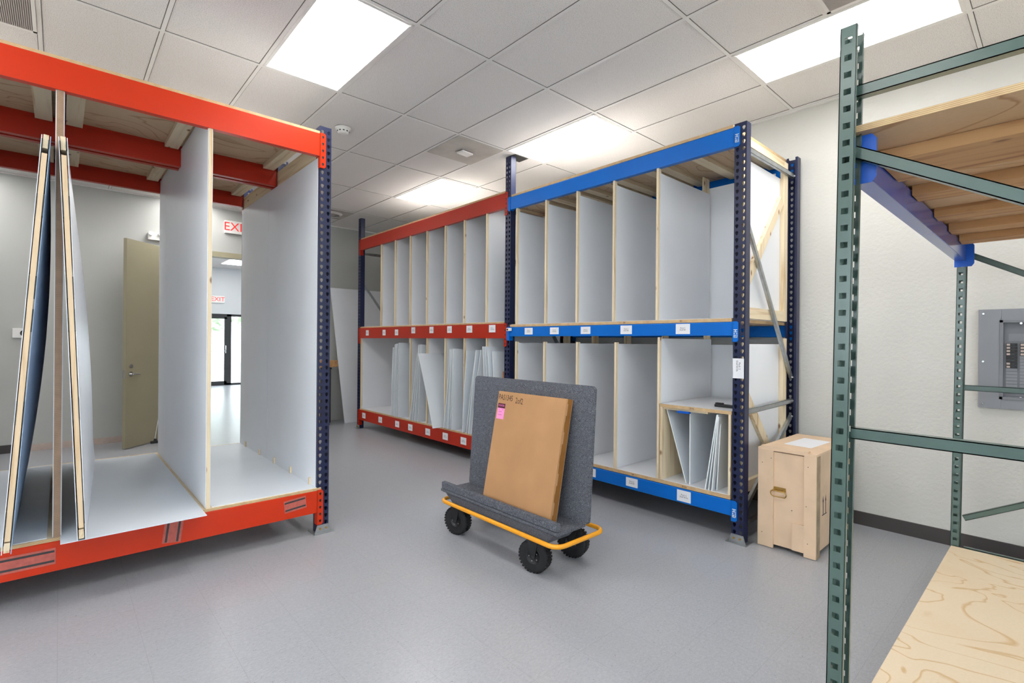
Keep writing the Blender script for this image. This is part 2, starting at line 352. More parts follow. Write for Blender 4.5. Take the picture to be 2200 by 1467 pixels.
# ------------------------------------------------------------------ room shell
XW, YB, XL, YF = 4.816, 8.90, -4.6, -4.0
def struct(o): o['kind'] = 'structure'; return o
struct(B((XL - .2, YF - .2, -0.1), (14.0, 17.95, 0), 'floor').build('floor'))
struct(B((XL - .2, YF - .2, CEIL + .006), (XW + .15, YB + .1, CEIL + .06), 'ceiling').build('ceiling'))
struct(B((XW, YF - .2, 0), (XW + .15, YB + .12, CEIL + .05), 'wall_warm').build('wall_right'))
def wall_added_windows(name, n0, axis, fixed, t, a0, a1, spans, z0, z1, mat):  # unseen wall with invented windows, added to bring cool daylight onto the panels
    w = MB()
    def bx(u0, u1, za, zb):
        if axis == 'x': w.box((u0, fixed, za), (u1, fixed + t, zb), mat)
        else: w.box((fixed, u0, za), (fixed + t, u1, zb), mat)
    bx(a0, a1, 0, z0); bx(a0, a1, z1, CEIL + .05); c = a0
    for u0, u1 in spans: bx(c, u0, z0, z1); c = u1
    bx(c, a1, z0, z1); struct(w.build(name))
    for k_, (u0, u1) in enumerate(spans):
        f = MB(); r = bpy.data.objects.new('window_%d' % (n0 + k_), None); C.objects.link(r); r['kind'] = 'structure'
        fr = [(u0, u1, z0, z0 + .05), (u0, u1, z1 - .05, z1), (u0, u0 + .05, z0, z1), (u1 - .05, u1, z0, z1), ((u0 + u1) / 2 - .02, (u0 + u1) / 2 + .02, z0, z1)]
        lo, hi = sorted((fixed, fixed + t)); m0, m1 = lo + .04, hi - .04
        for a, b, za, zb in fr:
            if axis == 'x': f.box((a, m0, za), (b, m1, zb), 'black')
            else: f.box((m0, a, za), (m1, b, zb), 'black')
        f.build('window_frame', r)
        mid = (m0 + m1) / 2
        (B((u0 + .05, mid - .003, z0 + .05), (u1 - .05, mid + .003, z1 - .05), 'glass') if axis == 'x' else B((mid - .003, u0 + .05, z0 + .05), (mid + .003, u1 - .05, z1 - .05), 'glass')).build('window_pane', r)
        pl = bpy.data.lights.new('window_portal', 'AREA'); pl.shape = 'RECTANGLE'; pl.size = u1 - u0; pl.size_y = z1 - z0; pl.cycles.is_portal = True
        po = bpy.data.objects.new('window_portal', pl); C.objects.link(po)
        if axis == 'x': po.location = ((u0 + u1) / 2, fixed + .001, (z0 + z1) / 2); po.rotation_euler = (PI / 2, 0, PI)
        else: po.location = (fixed + t * 0 , (u0 + u1) / 2, (z0 + z1) / 2); po.rotation_euler = (PI / 2, 0, -PI / 2)
wall_added_windows('wall_left', 1, 'y', XL, -.15, YF - .2, YB + .12, [(-3.2, -.6), (.0, 2.6)], .95, 2.9, 'wall_grey')  # openings here and in the front wall are added for light
wall_added_windows('wall_front', 3, 'x', YF, -.15, XL, XW, [(-3.2, -.4), (.3, 3.1)], .95, 2.9, 'wall_warm')
DX0, DX1, DZ = 1.24, 2.26, 2.79
w = MB(); w.box((XL, YB, 0), (DX0, YB + .12, CEIL + .05), 'wall_grey'); w.box((DX1, YB, 0), (XW, YB + .12, CEIL + .05), 'wall_grey')
w.box((DX0, YB, DZ), (DX1, YB + .12, CEIL + .05), 'wall_grey'); struct(w.build('wall_back'))
struct(B((XW - .012, YF, 0), (XW, 7.7, .105), 'baseboard').build('baseboard_right'))
struct(B((XL, YB - .012, 0), (-.335, YB, .105), 'baseboard').build('baseboard_back'))
struct(B((-.335, YB - .006, 0), (DX0 - .06, YB, .085), 'worn_strip').build('trim_2'))
# door frame
f = MB(); f.box((DX0 - .05, YB - .02, 0), (DX0 + .03, YB + .14, DZ + .03), 'frame_olive'); f.box((DX1 - .03, YB - .02, 0), (DX1 + .05, YB + .14, DZ + .03), 'frame_olive')
f.box((DX0 - .05, YB - .02, DZ - .05), (DX1 + .05, YB + .14, DZ + .03), 'frame_olive'); struct(f.build('trim_3'))
# ceiling tees
t = MB()
i0, i1 = -9, 6
for i in range(i0, i1 + 1):
    x = GX + .6096 * i
    t.box((x - .012, YF, CEIL), (x + .012, YB, CEIL + .0065), 'tee'); t.box((x - .0155, YF, CEIL + .0035), (x + .0155, YB, CEIL + .0062), 'tee_dark')
for j in range(-3, 7):
    y = GY - 1.2192 * j
    t.box((XL, y - .012, CEIL + .0003), (XW, y + .012, CEIL + .0065), 'tee'); t.box((XL, y - .0155, CEIL + .0036), (XW, y + .0155, CEIL + .0062), 'tee_dark')
for (x, y) in ((GX + .6096 * 3, GY + .6096), (GX + .6096 * 3, GY + 1.2192 * 3 + .6096), (GX - .6096 * 3, GY + .6096), (GX + .6096 * 3, GY - 1.2192 * 2.5)):
    t.box((x, y - .012, CEIL + .0003), (x + .6096, y + .012, CEIL + .0065), 'tee')
t.box((XW - .03, YF, CEIL - .012), (XW, YB, CEIL + .006), 'tee'); t.box((XL, YB - .02, CEIL - .012), (XW, YB, CEIL + .006), 'tee')
struct(t.build('trim_1'))
struct(B((3.70, 4.03, CEIL - .001), (3.90, 4.22, CEIL + .004), 'black').build('trim_4'))  # black plate paints the shade inside the ceiling cutout round the shared post

# lights: 2x4 troffers
def troffer_part(root):
    f = MB(); W_, L_ = .6096, 1.2192; b = .030
    f.box((b - .018, .012, -.004), (W_ - b + .018, b + .004, .0), 'tee'); f.box((b - .018, L_ - b - .004, -.004), (W_ - b + .018, L_ - .012, .0), 'tee')
    f.box((.012, .012, -.004), (b + .004, L_ - .012, 0), 'tee'); f.box((W_ - b - .004, .012, -.004), (W_ - .012, L_ - .012, 0), 'tee')
    f.build('frame', root); B((b, b, -.003), (W_ - b, L_ - b, -.0005), 'lamp').build('diffuser', root)
LT = [(0, 0, 'large lit ceiling troffer nearest above the orange beam at left'), (4, 0, 'lit ceiling troffer above the far end of the blue rack'),
      (4, 2, 'lit ceiling troffer above the green steel rack, cut by the frame top'), (4, -2, 'lit ceiling troffer farthest away, above the orange back rack'),
      (0, 2, 'ceiling troffer over the open floor just in front of the camera'), (0, -2, 'ceiling troffer over the rear half of the left orange rack'),
      (0, -4, 'ceiling troffer near the back wall above the olive door'), (0, 4, 'ceiling troffer behind the camera at centre'), (4, 4, 'ceiling troffer behind the camera beside the right wall'),
      (-4, 2, 'ceiling troffer left of the camera'), (-4, 0, 'ceiling troffer over the left end of the left orange rack'), (-4, -2, 'ceiling troffer behind the left end of the left orange rack'), (-4, -4, 'ceiling troffer near the back wall above the wall sensor'), (-8, 0, 'ceiling troffer beside the left wall, farther row'), (-8, 2, 'ceiling troffer beside the left wall, nearer row')]
first = None
for i, j, lab in LT:
    x = GX + .6096 * i; y = GY - 1.2192 * (j / 2 if False else 0) 
    jj = {0: (0, 1), 2: (2, 3), -2: (-2, -1), -4: (-4, -3), 4: (4, 5)}[j]
    y = GY - 1.2192 * jj[1]
    lab = lab or 'recessed ceiling troffer out of the photographed view, column %d row %d of the ceiling grid' % (i, jj[1])
    if first is None:
        first = thing('ceiling_light', lab, 'ceiling light', (x, y, CEIL), group='recessed ceiling lights'); troffer_part(first)
    else:
        c = copy_tree(first); c.location = (x, y, CEIL); c['label'] = lab

# ceiling air grilles and diffusers
def grille(x, y, lab):
    r = thing('ceiling_grille', lab, 'vent', (x, y, CEIL - .002), group='ribbed return air grilles')
    b = MB(); b.box((.03, .03, -.002), (.58, .58, -.0005), 'dark_grey'); b.build('backing', r)
    f = MB()
    for a in ((.014, .014, .596, .034), (.014, .576, .596, .596), (.014, .014, .034, .596), (.576, .014, .596, .596)): f.box((a[0], a[1], -.006), (a[2], a[3], 0), 'tee')
    f.build('frame', r); s = MB()
    for k in range(54): s.box((.036 + k * .0100, .034, -.007), (.0425 + k * .0100, .576, -.003), 'grille')
    s.build('slats', r)
grille(GX - 3 * .6096, GY, 'ribbed grey ceiling air grille above the left orange rack')
grille(GX + 3 * .6096, GY - 3 * 1.2192, 'ribbed grey ceiling air grille beside the lit panel over the green rack')
r = thing('ceiling_diffuser', 'stained square ceiling air diffuser with a small white plate at its centre', 'vent', (GX + 3 * .6096 + .3048, GY + .3048, CEIL - .001))
B((-.292, -.292, -.006), (.292, .292, 0), 'diffuser_metal').build('face_plate', r)
b = MB(); b.box((-.075, -.05, -.035), (.075, .05, -.018), 'plastic_white', Matrix.Rotation(.1, 4, 'Z')); b.build('centre_plate', r, .003)
b = MB(); b.box((-.02, -.02, -.02), (.02, .02, -.005), 'dark_grey'); b.box((-.085, -.062, -.012), (.085, .062, -.006), 'grille'); b.build('neck', r)
r = thing('ceiling_diffuser', 'grey ceiling air diffuser with a round cone, far left beyond the navy post', 'vent', (GX + 3 * .6096 + .3048, GY + 1.2192 * 3 + .3048, CEIL - .001))
B((-.292, -.292, -.005), (.292, .292, 0), 'diffuser_metal').build('face_plate', r)
b = MB(); b.lathe([(.20, -.004), (.16, -.03), (.15, -.03), (.19, -.004)], 'tee'); b.build('outer_cone', r); b = MB(); b.lathe([(.10, -.006), (.07, -.035)], 'grille'); b.build('inner_cone', r)
r = thing('smoke_detector', 'round white smoke detector on the ceiling beside the left navy post', 'smoke detector', (2.03, 4.72, CEIL))
b = MB(); b.lathe([(.001, -.012), (.075, -.012), (.075, 0)], 'plastic_white'); b.build('base', r)
b = MB(); b.lathe([(.001, -.055), (.035, -.055), (.055, -.042), (.06, -.012)], 'plastic_white'); b.build('sensor_head', r)
b = MB()
for k in range(10):
    a = 2 * PI * k / 10; b.box((.050, -.008, -.040), (.0575, .008, -.030), 'dark_grey', Matrix.Rotation(a, 4, 'Z'))
b.build('vent_slots', r)

# ------------------------------------------------------------------ lobby seen through the doorway
YL = 17.84
struct(B((-1.2, YB + .12, 0), (-1.05, YL, 3.75), 'wall_lobby').build('wall_lobby_left'))
struct(B((7.6, YB + .12, 0), (7.75, YL, 3.75), 'wall_lobby').build('wall_lobby_right'))
GX0, GX1, GZ = 3.05, 5.35, 2.25
w = MB(); w.box((-1.05, YL, 0), (GX0, YL + .15, 3.75), 'wall_lobby'); w.box((GX1, YL, 0), (7.6, YL + .15, 3.75), 'wall_lobby'); w.box((GX0, YL, GZ), (GX1, YL + .15, 3.75), 'wall_lobby')
struct(w.build('wall_lobby_far'))
struct(B((-1.2, YB + .12, 3.70), (7.75, YL + .15, 3.76), 'ceiling').build('ceiling_lobby'))
struct(B((XW, YB + .0, CEIL), (7.7, YB + .12, 3.76), 'wall_lobby').build('trim_5'))
r = thing('glass_entrance', 'black framed glass entrance door and sidelight in the bright lobby', 'door', (GX0, YL, 0))
f = MB()
for x in (0, .88, 2.25): f.box((x, .02, 0), (x + .05 if x != .88 else x + .13, .09, GZ), 'black')
f.box((0, .02, GZ - .07), (GX1 - GX0, .09, GZ), 'black'); f.box((0, .02, 0), (GX1 - GX0, .09, .06), 'black'); f.build('outer_frame', r)
d = MB(); d.box((.05, 0, .02), (.88, .045, .13), 'black'); d.box((.05, 0, GZ - .15), (.88, .045, GZ - .07), 'black'); d.box((.05, 0, .02), (.12, .045, GZ - .1), 'black'); d.box((.81, 0, .02), (.88, .045, GZ - .1), 'black')
door = d.build('door_leaf', r); B((.12, .02, .13), (.81, .028, GZ - .15), 'glass').build('glass_pane', door)
MB().tube([(.84, 0, 1.25), (.84, -.06, 1.25), (.84, -.06, 1.02), (.84, 0, 1.02)], .012, 'chrome').build('pull_handle', door)
MB().tube([(.12, -.03, 1.08), (.83, -.03, 1.08)], .013, 'galv').build('push_bar', door)
MB().box((.35, -.06, GZ - .12), (.62, 0, GZ - .06), 'black').build('closer', door)
B((1.01, .045, .06), (2.25, .053, GZ - .07), 'glass').build('sidelight_pane', r)
r = thing('exit_sign', 'smaller red lettered exit sign on the far lobby wall above the glass door', 'exit sign', (3.66, YL, 2.70))
B((-.19, -.045, -.11), (.19, 0, .11), 'plastic_white').build('housing', r, .004)
b = MB(); text(b, 'EXIT', .19, face_M((0, -.047, 0), (1, 0, 0), (0, 0, 1)), 'sign_red'); b.build('lettering', r)
r = thing('lobby_ceiling_light', 'lit ceiling panel in the lobby seen through the doorway', 'ceiling light', (3.55, 12.6, 3.70))
B((0, 0, -.006), (.61, 1.22, 0), 'lamp').build('diffuser', r)
for (x, y, lab) in ((1.0, 12.6, 'lobby ceiling panel left of the doorway view, nearer row'), (3.55, 15.6, 'lobby ceiling panel closest to the glass entrance'), (1.0, 15.6, 'lobby ceiling panel left of the doorway view, farther row'), (5.6, 12.6, 'lobby ceiling panel at the right side of the lobby')):
    c = copy_tree(r); c.location = (x, y, 3.70); c['label'] = lab
# outdoors beyond the glass
struct(B((-15, 17.99, -.12), (30, 60, -.02), 'concrete').build('ground_outside'))
struct(B((-25, -25, -.13), (30, 17.99, -.115), 'concrete').build('ground_front'))
def tree(x, y, h, rr, lab):
    r = thing('tree', lab, 'tree', (x, y, -.02), group='pale trees outside the glass door')
    MB().cyl((0, 0, 0), (.1, 0, h * .55), .14, 'bark', 8, .07).build('trunk', r)
    b = MB(); rnd = random.Random(int(x * 10))
    for k in range(420):
        a = rnd.random() * 2 * PI; q = rnd.random(); zz = h * (.3 + .7 * q); rad = rr * math.sin(PI * min(1, .15 + q * .85)) * math.sqrt(rnd.random())
        p = Vector((rad * math.cos(a), rad * math.sin(a), zz)); u = Vector((rnd.uniform(-1, 1), rnd.uniform(-1, 1), rnd.uniform(-1, 1))).normalized() * .28; w_ = u.orthogonal().normalized() * .2
        b.add([p - u, p + w_, p + u, p - w_], [(0, 1, 2, 3)], 'leaf')
    b.build('crown', r)
tree(5.2, 30.5, 5.5, 2.0, 'pale tree left of the door mullion outside the glass'); tree(9.6, 34, 6.0, 2.2, 'pale tree seen through the sidelight pane outside'); tree(3.6, 37, 6.5, 2.2, 'pale tree farthest back outside the glass door')

# ------------------------------------------------------------------ wall fittings
r = thing('exit_sign', 'red lettered exit sign on the back wall above the doorway', 'exit sign', (2.08, YB, 3.225))
B((-.17, -.055, -.10), (.17, 0, .10), 'plastic_white').build('housing', r, .004)
b = MB(); text(b, 'EXIT', .185, face_M((0, -.057, 0), (1, 0, 0), (0, 0, 1)), 'sign_red'); b.build('lettering', r)
r = thing('wall_sensor', 'white wall sensor with a round black face left of the leaning frames', 'sensor', (-.37, YB, 1.51))
B((-.075, -.03, -.06), (.075, 0, .06), 'plastic_white').build('housing', r, .004)
MB().cyl((.035, -.036, 0), (.035, -.03, 0), .04, 'black', 20).build('round_face', r)
r = thing('emergency_light', 'small white emergency light box on the back wall above the olive door', 'light', (1.02, YB, 2.93))
B((-.09, -.06, -.05), (.09, 0, .05), 'plastic_white').build('housing', r, .004)
for s_ in (-1, 1): MB().cyl((s_ * .06, -.09, .04), (s_ * .06, -.05, .04), .03, 'plastic_white', 14).build('lamp_head', r)

# olive door, standing open
hx, hy = 1.27, 8.885; lx, ly = .625, 8.235
ang = math.atan2(ly - hy, lx - hx); Ld = math.hypot(lx - hx, ly - hy)
r = thing('door', 'olive hollow metal door standing open into the storage room', 'door', (hx, hy, 0), ang)
B((0, -.022, .012), (Ld, .022, 2.765), 'door_olive').build('leaf', r, .002)
for s_ in (-1, 1):
    b = MB(); b.cyl((Ld - .075, s_ * .022, .985), (Ld - .075, s_ * .034, .985), .033, 'chrome', 18); b.cyl((Ld - .075, s_ * .034, .985), (Ld - .075, s_ * .062, .985), .011, 'chrome')
    b.tube([(Ld - .075, s_ * .062, .985), (Ld - .10, s_ * .064, .985), (Ld - .19, s_ * .060, .982)], .010, 'chrome'); b.build('lever_handle', r)
    MB().cyl((Ld - .075, s_ * .022, 1.09), (Ld - .075, s_ * .036, 1.09), .026, 'chrome', 18).build('deadbolt', r)
B((Ld, -.012, .93), (Ld + .003, .012, 1.04), 'chrome').build('latch_plate', r)
for z in (.25, 1.4, 2.5): MB().cyl((0, .026, z - .055), (0, .026, z + .055), .009, 'chrome').build('hinge', r)
r = thing('door_stop', 'small black door stop with a thin cord at the foot of the olive door', 'door stop', (.99, 8.50, 0))
MB().prism([(-.05, -.025), (.05, -.025), (.05, .025), (-.05, .025)], 0, .03, 'black').cyl((0, 0, .03), (.01, 0, .06), .018, 'black').build('wedge', r)
MB().tube([(0, 0, .05), (.03, .03, .25), (.07, .05, .5), (.10, .08, .72), (.115, .10, .80)], .004, 'paper', 6).build('cord', r)

# breaker panel on the right wall
r = thing('breaker_panel', 'grey electrical breaker panel with open door recess on the right wall', 'electrical panel', (XW, .415, 1.02))
H_ = .685; Wp = .42
f = MB(); 
for a in ((0, 0, .115, H_), (Wp - .115, 0, Wp, H_), (.115, 0, Wp - .115, .075), (.115, H_ - .085, Wp - .115, H_)):
    f.box((-.022, -a[0], a[1]), (-.002, -a[2], a[3]), 'panel_grey')
f.build('cover_plate', r, .002)
f = MB()
for a in ((.105, .065, .125, H_ - .075), (Wp - .125, .065, Wp - .105, H_ - .075), (.105, .065, Wp - .105, .085), (.105, H_ - .095, Wp - .105, H_ - .075)):
    f.box((-.026, -a[0], a[1]), (-.012, -a[2], a[3]), 'panel_mid')
f.build('inner_rim', r, .002)
B((-.006, -.115, .075), (-.002, -(Wp - .115), H_ - .085), 'panel_dark').build('dead_front', r)
B((-.009, -.15, H_ - .22), (-.006, -.27, H_ - .17), 'panel_mid').build('nameplate', r)
for (y, z) in ((.024, .03), (.024, H_ * .47), (.024, H_ - .03), (.21, .085), (.21, H_ - .10)):
    MB().cyl((-.026, -y, z), (-.021, -y, z), .006, 'chrome', 12).build('screw', r)
B((-.030, -.113, H_ * .5 - .03), (-.022, -.119, H_ * .5 + .05), 'panel_mid').build('latch', r)
for col_, (y0, n) in enumerate(((.138, 8), (.205, 4))):
    for q in range(n):
        z = H_ - .235 - q * .0215; e = MB()
        e.box((-.016, -y0, z), (-.006, -(y0 + .055), z - .0195), 'black'); e.box((-.020, -(y0 + .026), z - .005), (-.015, -(y0 + .042), z - .014), 'dark_grey')
        if q not in (4, 5): e.box((-.0165, -(y0 + .003), z - .003), (-.0155, -(y0 + .020), z - .016), 'worn_strip')
        e.build('breaker', r)
b = MB()
for col_, (y0, n0) in enumerate(((.138, 8), (.205, 4))):
    for q in range(n0, 14): b.box((-.010, -y0, H_ - .235 - q * .0215), (-.006, -(y0 + .055), H_ - .235 - q * .0215 - .017), 'panel_grey')
b.build('blank_strips', r)

# ------------------------------------------------------------------ storage rack kit (navy uprights)
PITCH = .0508
TEAR = [(a * 1.18, b * 1.12) for a, b in [(-.0105, .004), (-.0085, .0098), (-.0035, .0135), (.0035, .0135), (.0085, .0098), (.0105, .004), (.0085, -.003), (.0045, -.009), (.0035, -.0145), (-.0035, -.0145), (-.0045, -.009), (-.0085, -.003)]]
SQ = [(.0095, .009), (-.0095, .009), (-.0095, -.009), (.0095, -.009)]
UW, UD = .088, .072
_up = {}
def upright(parent, h, at, back=False, name='upright'):
    """web facing -x at x=0 (front) or facing +x at x=0 (back), y 0..UW"""
    key = (round(h, 3), back)
    if key not in _up:
        m = MB(); sgn = -1 if back else 1
        M = Matrix(((0, sgn, 0, 0), (1, 0, 0, 0), (0, 0, 1, 0), (0, 0, 0, 1)))
        m.punched(UW, h, (.021, UW - .021), PITCH, TEAR, .0025, 'navy', M)
        for y in (0, UW - .0025): m.box((0, y, 0), (sgn * UD, y + .0025, h), 'navy')
        for y in (0, UW - .018): m.box((sgn * (UD - .0025), y, 0), (sgn * UD, y + .018, h), 'navy')
        o = m.build(name, parent); _up[key] = o.data; o.location = at; return o
    o = bpy.data.objects.new(name, _up[key]); C.objects.link(o); o.parent = parent; o.location = at; return o
def foot(parent, x, y):
    m = MB(); m.box((x - .035, y - .03, 0), (x + .10, y + UW + .03, .005), 'galv')
    m.prism([(y - .02, 0), (y + UW + .02, 0), (y + UW, .062), (y, .062)], x - .008, x - .003, 'galv', Matrix(((0, 0, 1, 0), (1, 0, 0, 0), (0, 1, 0, 0), (0, 0, 0, 1))))
    for q in (.25, .75): m.cyl((x - .016, y + UW * q, .035), (x - .008, y + UW * q, .035), .008, 'brass', 10)
    return m.build('foot_plate', parent)
def beam(parent, y0, y1, ztop, h, mat, ch, x=0.0, flip=False, logo=False, ends=(1, 1), holes=True, lab=None):
    """beam along y between y0 and y1, front face at x-.006 facing -x (flip: rear beam facing +x)"""
    sg = -1 if flip else 1
    m = MB(); P = [(-.006, ztop - h), (-.006, ztop - .004), (-.002, ztop), (.028, ztop), (.028, ztop - .038), (.044, ztop - .038), (.044, ztop - h + .004), (.040, ztop - h)]
    if flip: P = [(-a, b) for a, b in P][::-1]
    P = [(x + a, b) for a, b in P]
    M = Matrix(((1, 0, 0, 0), (0, 0, 1, 0), (0, 1, 0, 0), (0, 0, 0, 1)))
    m.prism(P, y0 + .003, y1 - .003, mat, M)
    o = m.build('beam', parent)
    if lab: o['label'] = lab
    for e, (ye, d) in enumerate(((y0, -1), (y1, 1))):
        if not ends[e]: continue
        c = MB(); cw = .043; z1 = ztop + .004; z0 = z1 - ch; r_ = .012
        ya, yb = (ye, ye + d * cw)
        if ya > yb: ya, yb = yb, ya
        pts = [(ya, z0), (yb, z0), (yb, z1), (ya, z1)]
        yo = yb if d > 0 else ya; yi = ya if d > 0 else yb
        pts = [(yi, z0), (yo - d * r_, z0), (yo, z0 + r_), (yo, z1 - r_), (yo - d * r_, z1), (yi, z1)]
        if d < 0: pts = pts[::-1]
        M2 = Matrix(((0, 0, 1, 0), (1, 0, 0, 0), (0, 1, 0, 0), (0, 0, 0, 1)))
        xa, xb = (x - .010, x - .0045) if not flip else (x + .0045, x + .010)
        c.prism(pts, xa, xb, mat, M2)
        c.box((x - .010 * sg, ye - .002 * d, z0), (x + .045 * sg, ye + .002 * d, z1), mat)
        if holes:
            nh = int(ch / PITCH)
            for q in range(nh):
                zc = z0 + .028 + q * PITCH; yc = ye + d * .021
                c.add([(x - .0104 * sg, yc + a * .7, zc + b_ * .7) for a, b_ in TEAR], [tuple(range(12))], 'black')
        con = c.build('end_connector', o)
        if logo and e == 0:
            g = MB(); yc = ye + d * .022; zc = (z0 + z1) / 2 - .012
            xx = x - .0112
            for a in ((-.014, .022, .014, .028), (-.014, .006, .014, .012), (-.003, .012, .003, .022), (-.014, -.008, -.006, 0), (.004, -.008, .014, 0), (-.014, -.034, -.008, -.012), (.008, -.034, .014, -.012), (-.014, -.034, .014, -.029), (-.002, -.026, .005, -.012)):
                g.box((xx, yc + a[0], zc + a[1]), (xx + .0012, yc + a[2], zc + a[3]), 'logo_silver')
            g.build('logo_mark', con)
    return o
def brace(parent, p, q, mat='galv', w=.038, side=(0, 1, 0), od=None, name='brace'):
    m = MB(); p = Vector(p); q = Vector(q); d = (q - p).normalized(); sd = Vector((0, 1, 0)).cross(d) ; m.channel(p, q, w, .022, .003, mat, sd, (0, 1, 0))
    for e in (p, q): m.cyl(e + Vector((0, -.010, 0)), e + Vector((0, .0, 0)), .009, 'chrome', 8)
    return m.build(name, parent)
def card(parent, y, z, w, h, lines, x=-.0075, size=.018, rot=0):
    m = MB(); m.box((x - .0012, y - w / 2, z - h / 2), (x, y + w / 2, z + h / 2), 'paper')
    R_ = (0, -1, 0); U_ = (0, 0, 1)
    if rot: R_ = (0, 0, -1); U_ = (0, -1, 0)
    text(m, lines, size, face_M((x - .0018, y, z), R_, U_), 'ink'); return m.build('shelf_label', parent)

X0, Y0 = 3.674, 1.556
DEP = 1.092
# ---- blue rack (its far frame is shared with the orange back rack and belongs to this one)
blue = thing('pallet_rack', 'tall blue beam storage rack on navy uprights in the middle right of the room', 'rack', (X0, Y0, 0))
LB = 2.462; yA = UW; yB = UW + LB; yC = yB
upright(blue, 3.065, (0, 0, 0)); upright(blue, 3.065, (DEP, 0, 0), True)
upright(blue, 3.50, (0, yC, 0)); upright(blue, 3.50, (DEP, yC, 0), True)
foot(blue, 0, 0); foot(blue, 0, yC); foot(blue, DEP - .065, 0)
for yy in (0, yC):
    c = yy + .028
    brace(blue, (.055, c, 2.895), (DEP - .055, c, 2.905)); brace(blue, (.055, c, .945), (DEP - .055, c, .962))
    brace(blue, (.10, c - .0, 2.36), (DEP - .075, c, 1.165)); brace(blue, (DEP - .075, c, .83), (.10, c, .225)); brace(blue, (.055, c, .13), (DEP - .055, c, .13))
ZB = dict(top=(3.04, .137, .15), mid=(1.612, .10, .15), bot=(.298, .110, .15))
bm = {}
for kk, (zt, h, ch) in ZB.items():
    bm[kk] = beam(blue, yA, yB, zt, h, 'blue_beam', ch, 0, False, logo=True, holes=False)
    beam(blue, yA, yB, zt, h, 'blue_beam', ch, DEP, True, holes=False)
def yl(y): return y - Y0
import itertools
B_DIV_U = [3.573, 3.156, 2.726, 2.284]; B_DIV_L = [3.584, 3.146, 2.697, 2.262]
for n, (y, w_, h_) in enumerate(((3.80, .120, .070), (3.43, .118, .068), (3.03, .116, .068), (2.575, .118, .075), (2.04, .122, .080))):
    card(bm['mid'], yl(y), 1.565, w_, h_, 'Rack 2\nShelf B%d' % (n + 1), size=.016)
for n, (y, nm) in enumerate(((3.80, 'B6'), (3.43, 'B7'), (2.955, 'B8'), (2.505, 'B9'), (2.02, 'B10a'))):
    card(bm['bot'], yl(y), .248 if n < 4 else .243, .118, .075 if n < 4 else .088, 'Rack 2\nShelf ' + nm, size=.017)
r = MB(); r.box((-.013, .002, 1.20), (-.0115, .082, 1.345), 'paper'); text(r, 'Rack 2\nShelf B10b', .019, face_M((-.0135, .042, 1.29), (0, 0, -1), (0, -1, 0)), 'ink'); r.build('hanging_label', blue)

# ---- orange back rack
red = thing('pallet_rack', 'orange beam storage rack farthest back, full of narrow white dividers', 'rack', (X0, Y0 + yC + UW, 0))
LR = 3.61
upright(red, 3.47, (0, LR, 0)); upright(red, 3.47, (DEP, LR, 0), True); foot(red, 0, LR)
for p_, q_ in (((.055, 2.895), (DEP - .055, 2.905)), ((.055, .945), (DEP - .055, .96)), ((.10, 2.36), (DEP - .075, 1.165)), ((DEP - .075, .83), (.10, .225))):
    brace(red, (p_[0], LR + .05, p_[1]), (q_[0], LR + .05, q_[1]))
ZR = dict(top=(3.11, .17), mid=(1.655, .165), bot=(.315, .165)); rb = {}
for kk, (zt, h) in ZR.items():
    rb[kk] = beam(red, 0, LR, zt, h, 'orange_dull', .26, 0); beam(red, 0, LR, zt, h, 'orange_dull', .26, DEP, True)
def yr(y): return y - (Y0 + yC + UW)
R_DIV_U = [7.106, 6.671, 6.245, 5.807, 5.376, 4.965, 4.53]; R_DIV_L = [6.224, 5.788, 5.359, 4.949, 4.516]
for n, (y, w_) in enumerate(((7.53, .095), (6.97, .095), (6.59, .095), (6.12, .10), (5.66, .095), (5.245, .10), (4.83, .115), (4.40, .115))):
    card(rb['mid'], yr(y), 1.575 if n < 3 else 1.60, w_, .085, 'Rack 1\nShelf A%d' % (n + 1), size=.018)
for n, y in enumerate((7.63, 7.07, 6.55, 6.18, 5.73, 5.32, 4.93, 4.45)):
    card(rb['bot'], yr(y), .235, .115, .088, 'Rack 1\nShelf A%d' % (n + 9), size=.018)

# ---- decks: plywood boards with white top liner
def deck(y0, y1, ztop, th, lab, under=None, joists=(), x1=DEP - .01, liner=True, face='ply_warm', x0=.0, write=()):
    r = thing('plywood_deck', lab, 'shelf board', (X0, Y0, ztop - th))
    b = MB(); b.box((x0, yl(y0), 0), (x1, yl(y1), th), 'ply_edge', None, {1: face, 0: 'ply_under'}); o = b.build('board', r)
    if liner: B((x0 + .012, yl(y0) + .01, th), (x1, yl(y1) - .01, th + .003), 'white_panel').build('white_liner', r)
    for y in joists: B((x0 + .05, yl(y) - .045, -.038), (x1 - .05, yl(y) + .045, -.0005), 'pine_x').build('joist', r)
    for y, s_ in write:
        m = MB(); text(m, s_, .020, face_M((x0 - .0006, yl(y), th / 2), (0, -1, 0), (0, 0, 1)), 'marker'); m.build('handwriting', r)
    return r
deck(1.655, 4.10, 3.066, .022, 'top plywood deck over the blue rack with pine joists beneath', joists=(1.75, 2.10, 2.42, 2.56, 2.90, 3.03, 3.30, 3.47, 3.75, 3.95), face='deck_dust', liner=False)
deck(1.655, 4.105, 1.640, .025, 'middle plywood deck of the blue rack carrying the upper white dividers', joists=(2.3, 3.15, 3.6), write=((2.06, 'B5'), (2.60, 'B4')))
deck(1.655, 4.10, .328, .026, 'bottom plywood deck of the blue rack under the lower white dividers', joists=(2.3, 3.15, 3.6), write=((2.50, 'B9'), (2.02, 'B10a')))
deck(4.20, 7.80, 3.13, .018, 'top plywood deck over the orange back rack', joists=(4.6, 5.0, 5.45, 5.85, 6.3, 6.7, 7.1), face='deck_dust', liner=False)
deck(4.20, 7.80, 1.675, .018, 'middle plywood deck of the orange back rack', joists=(4.6, 5.45, 6.3))
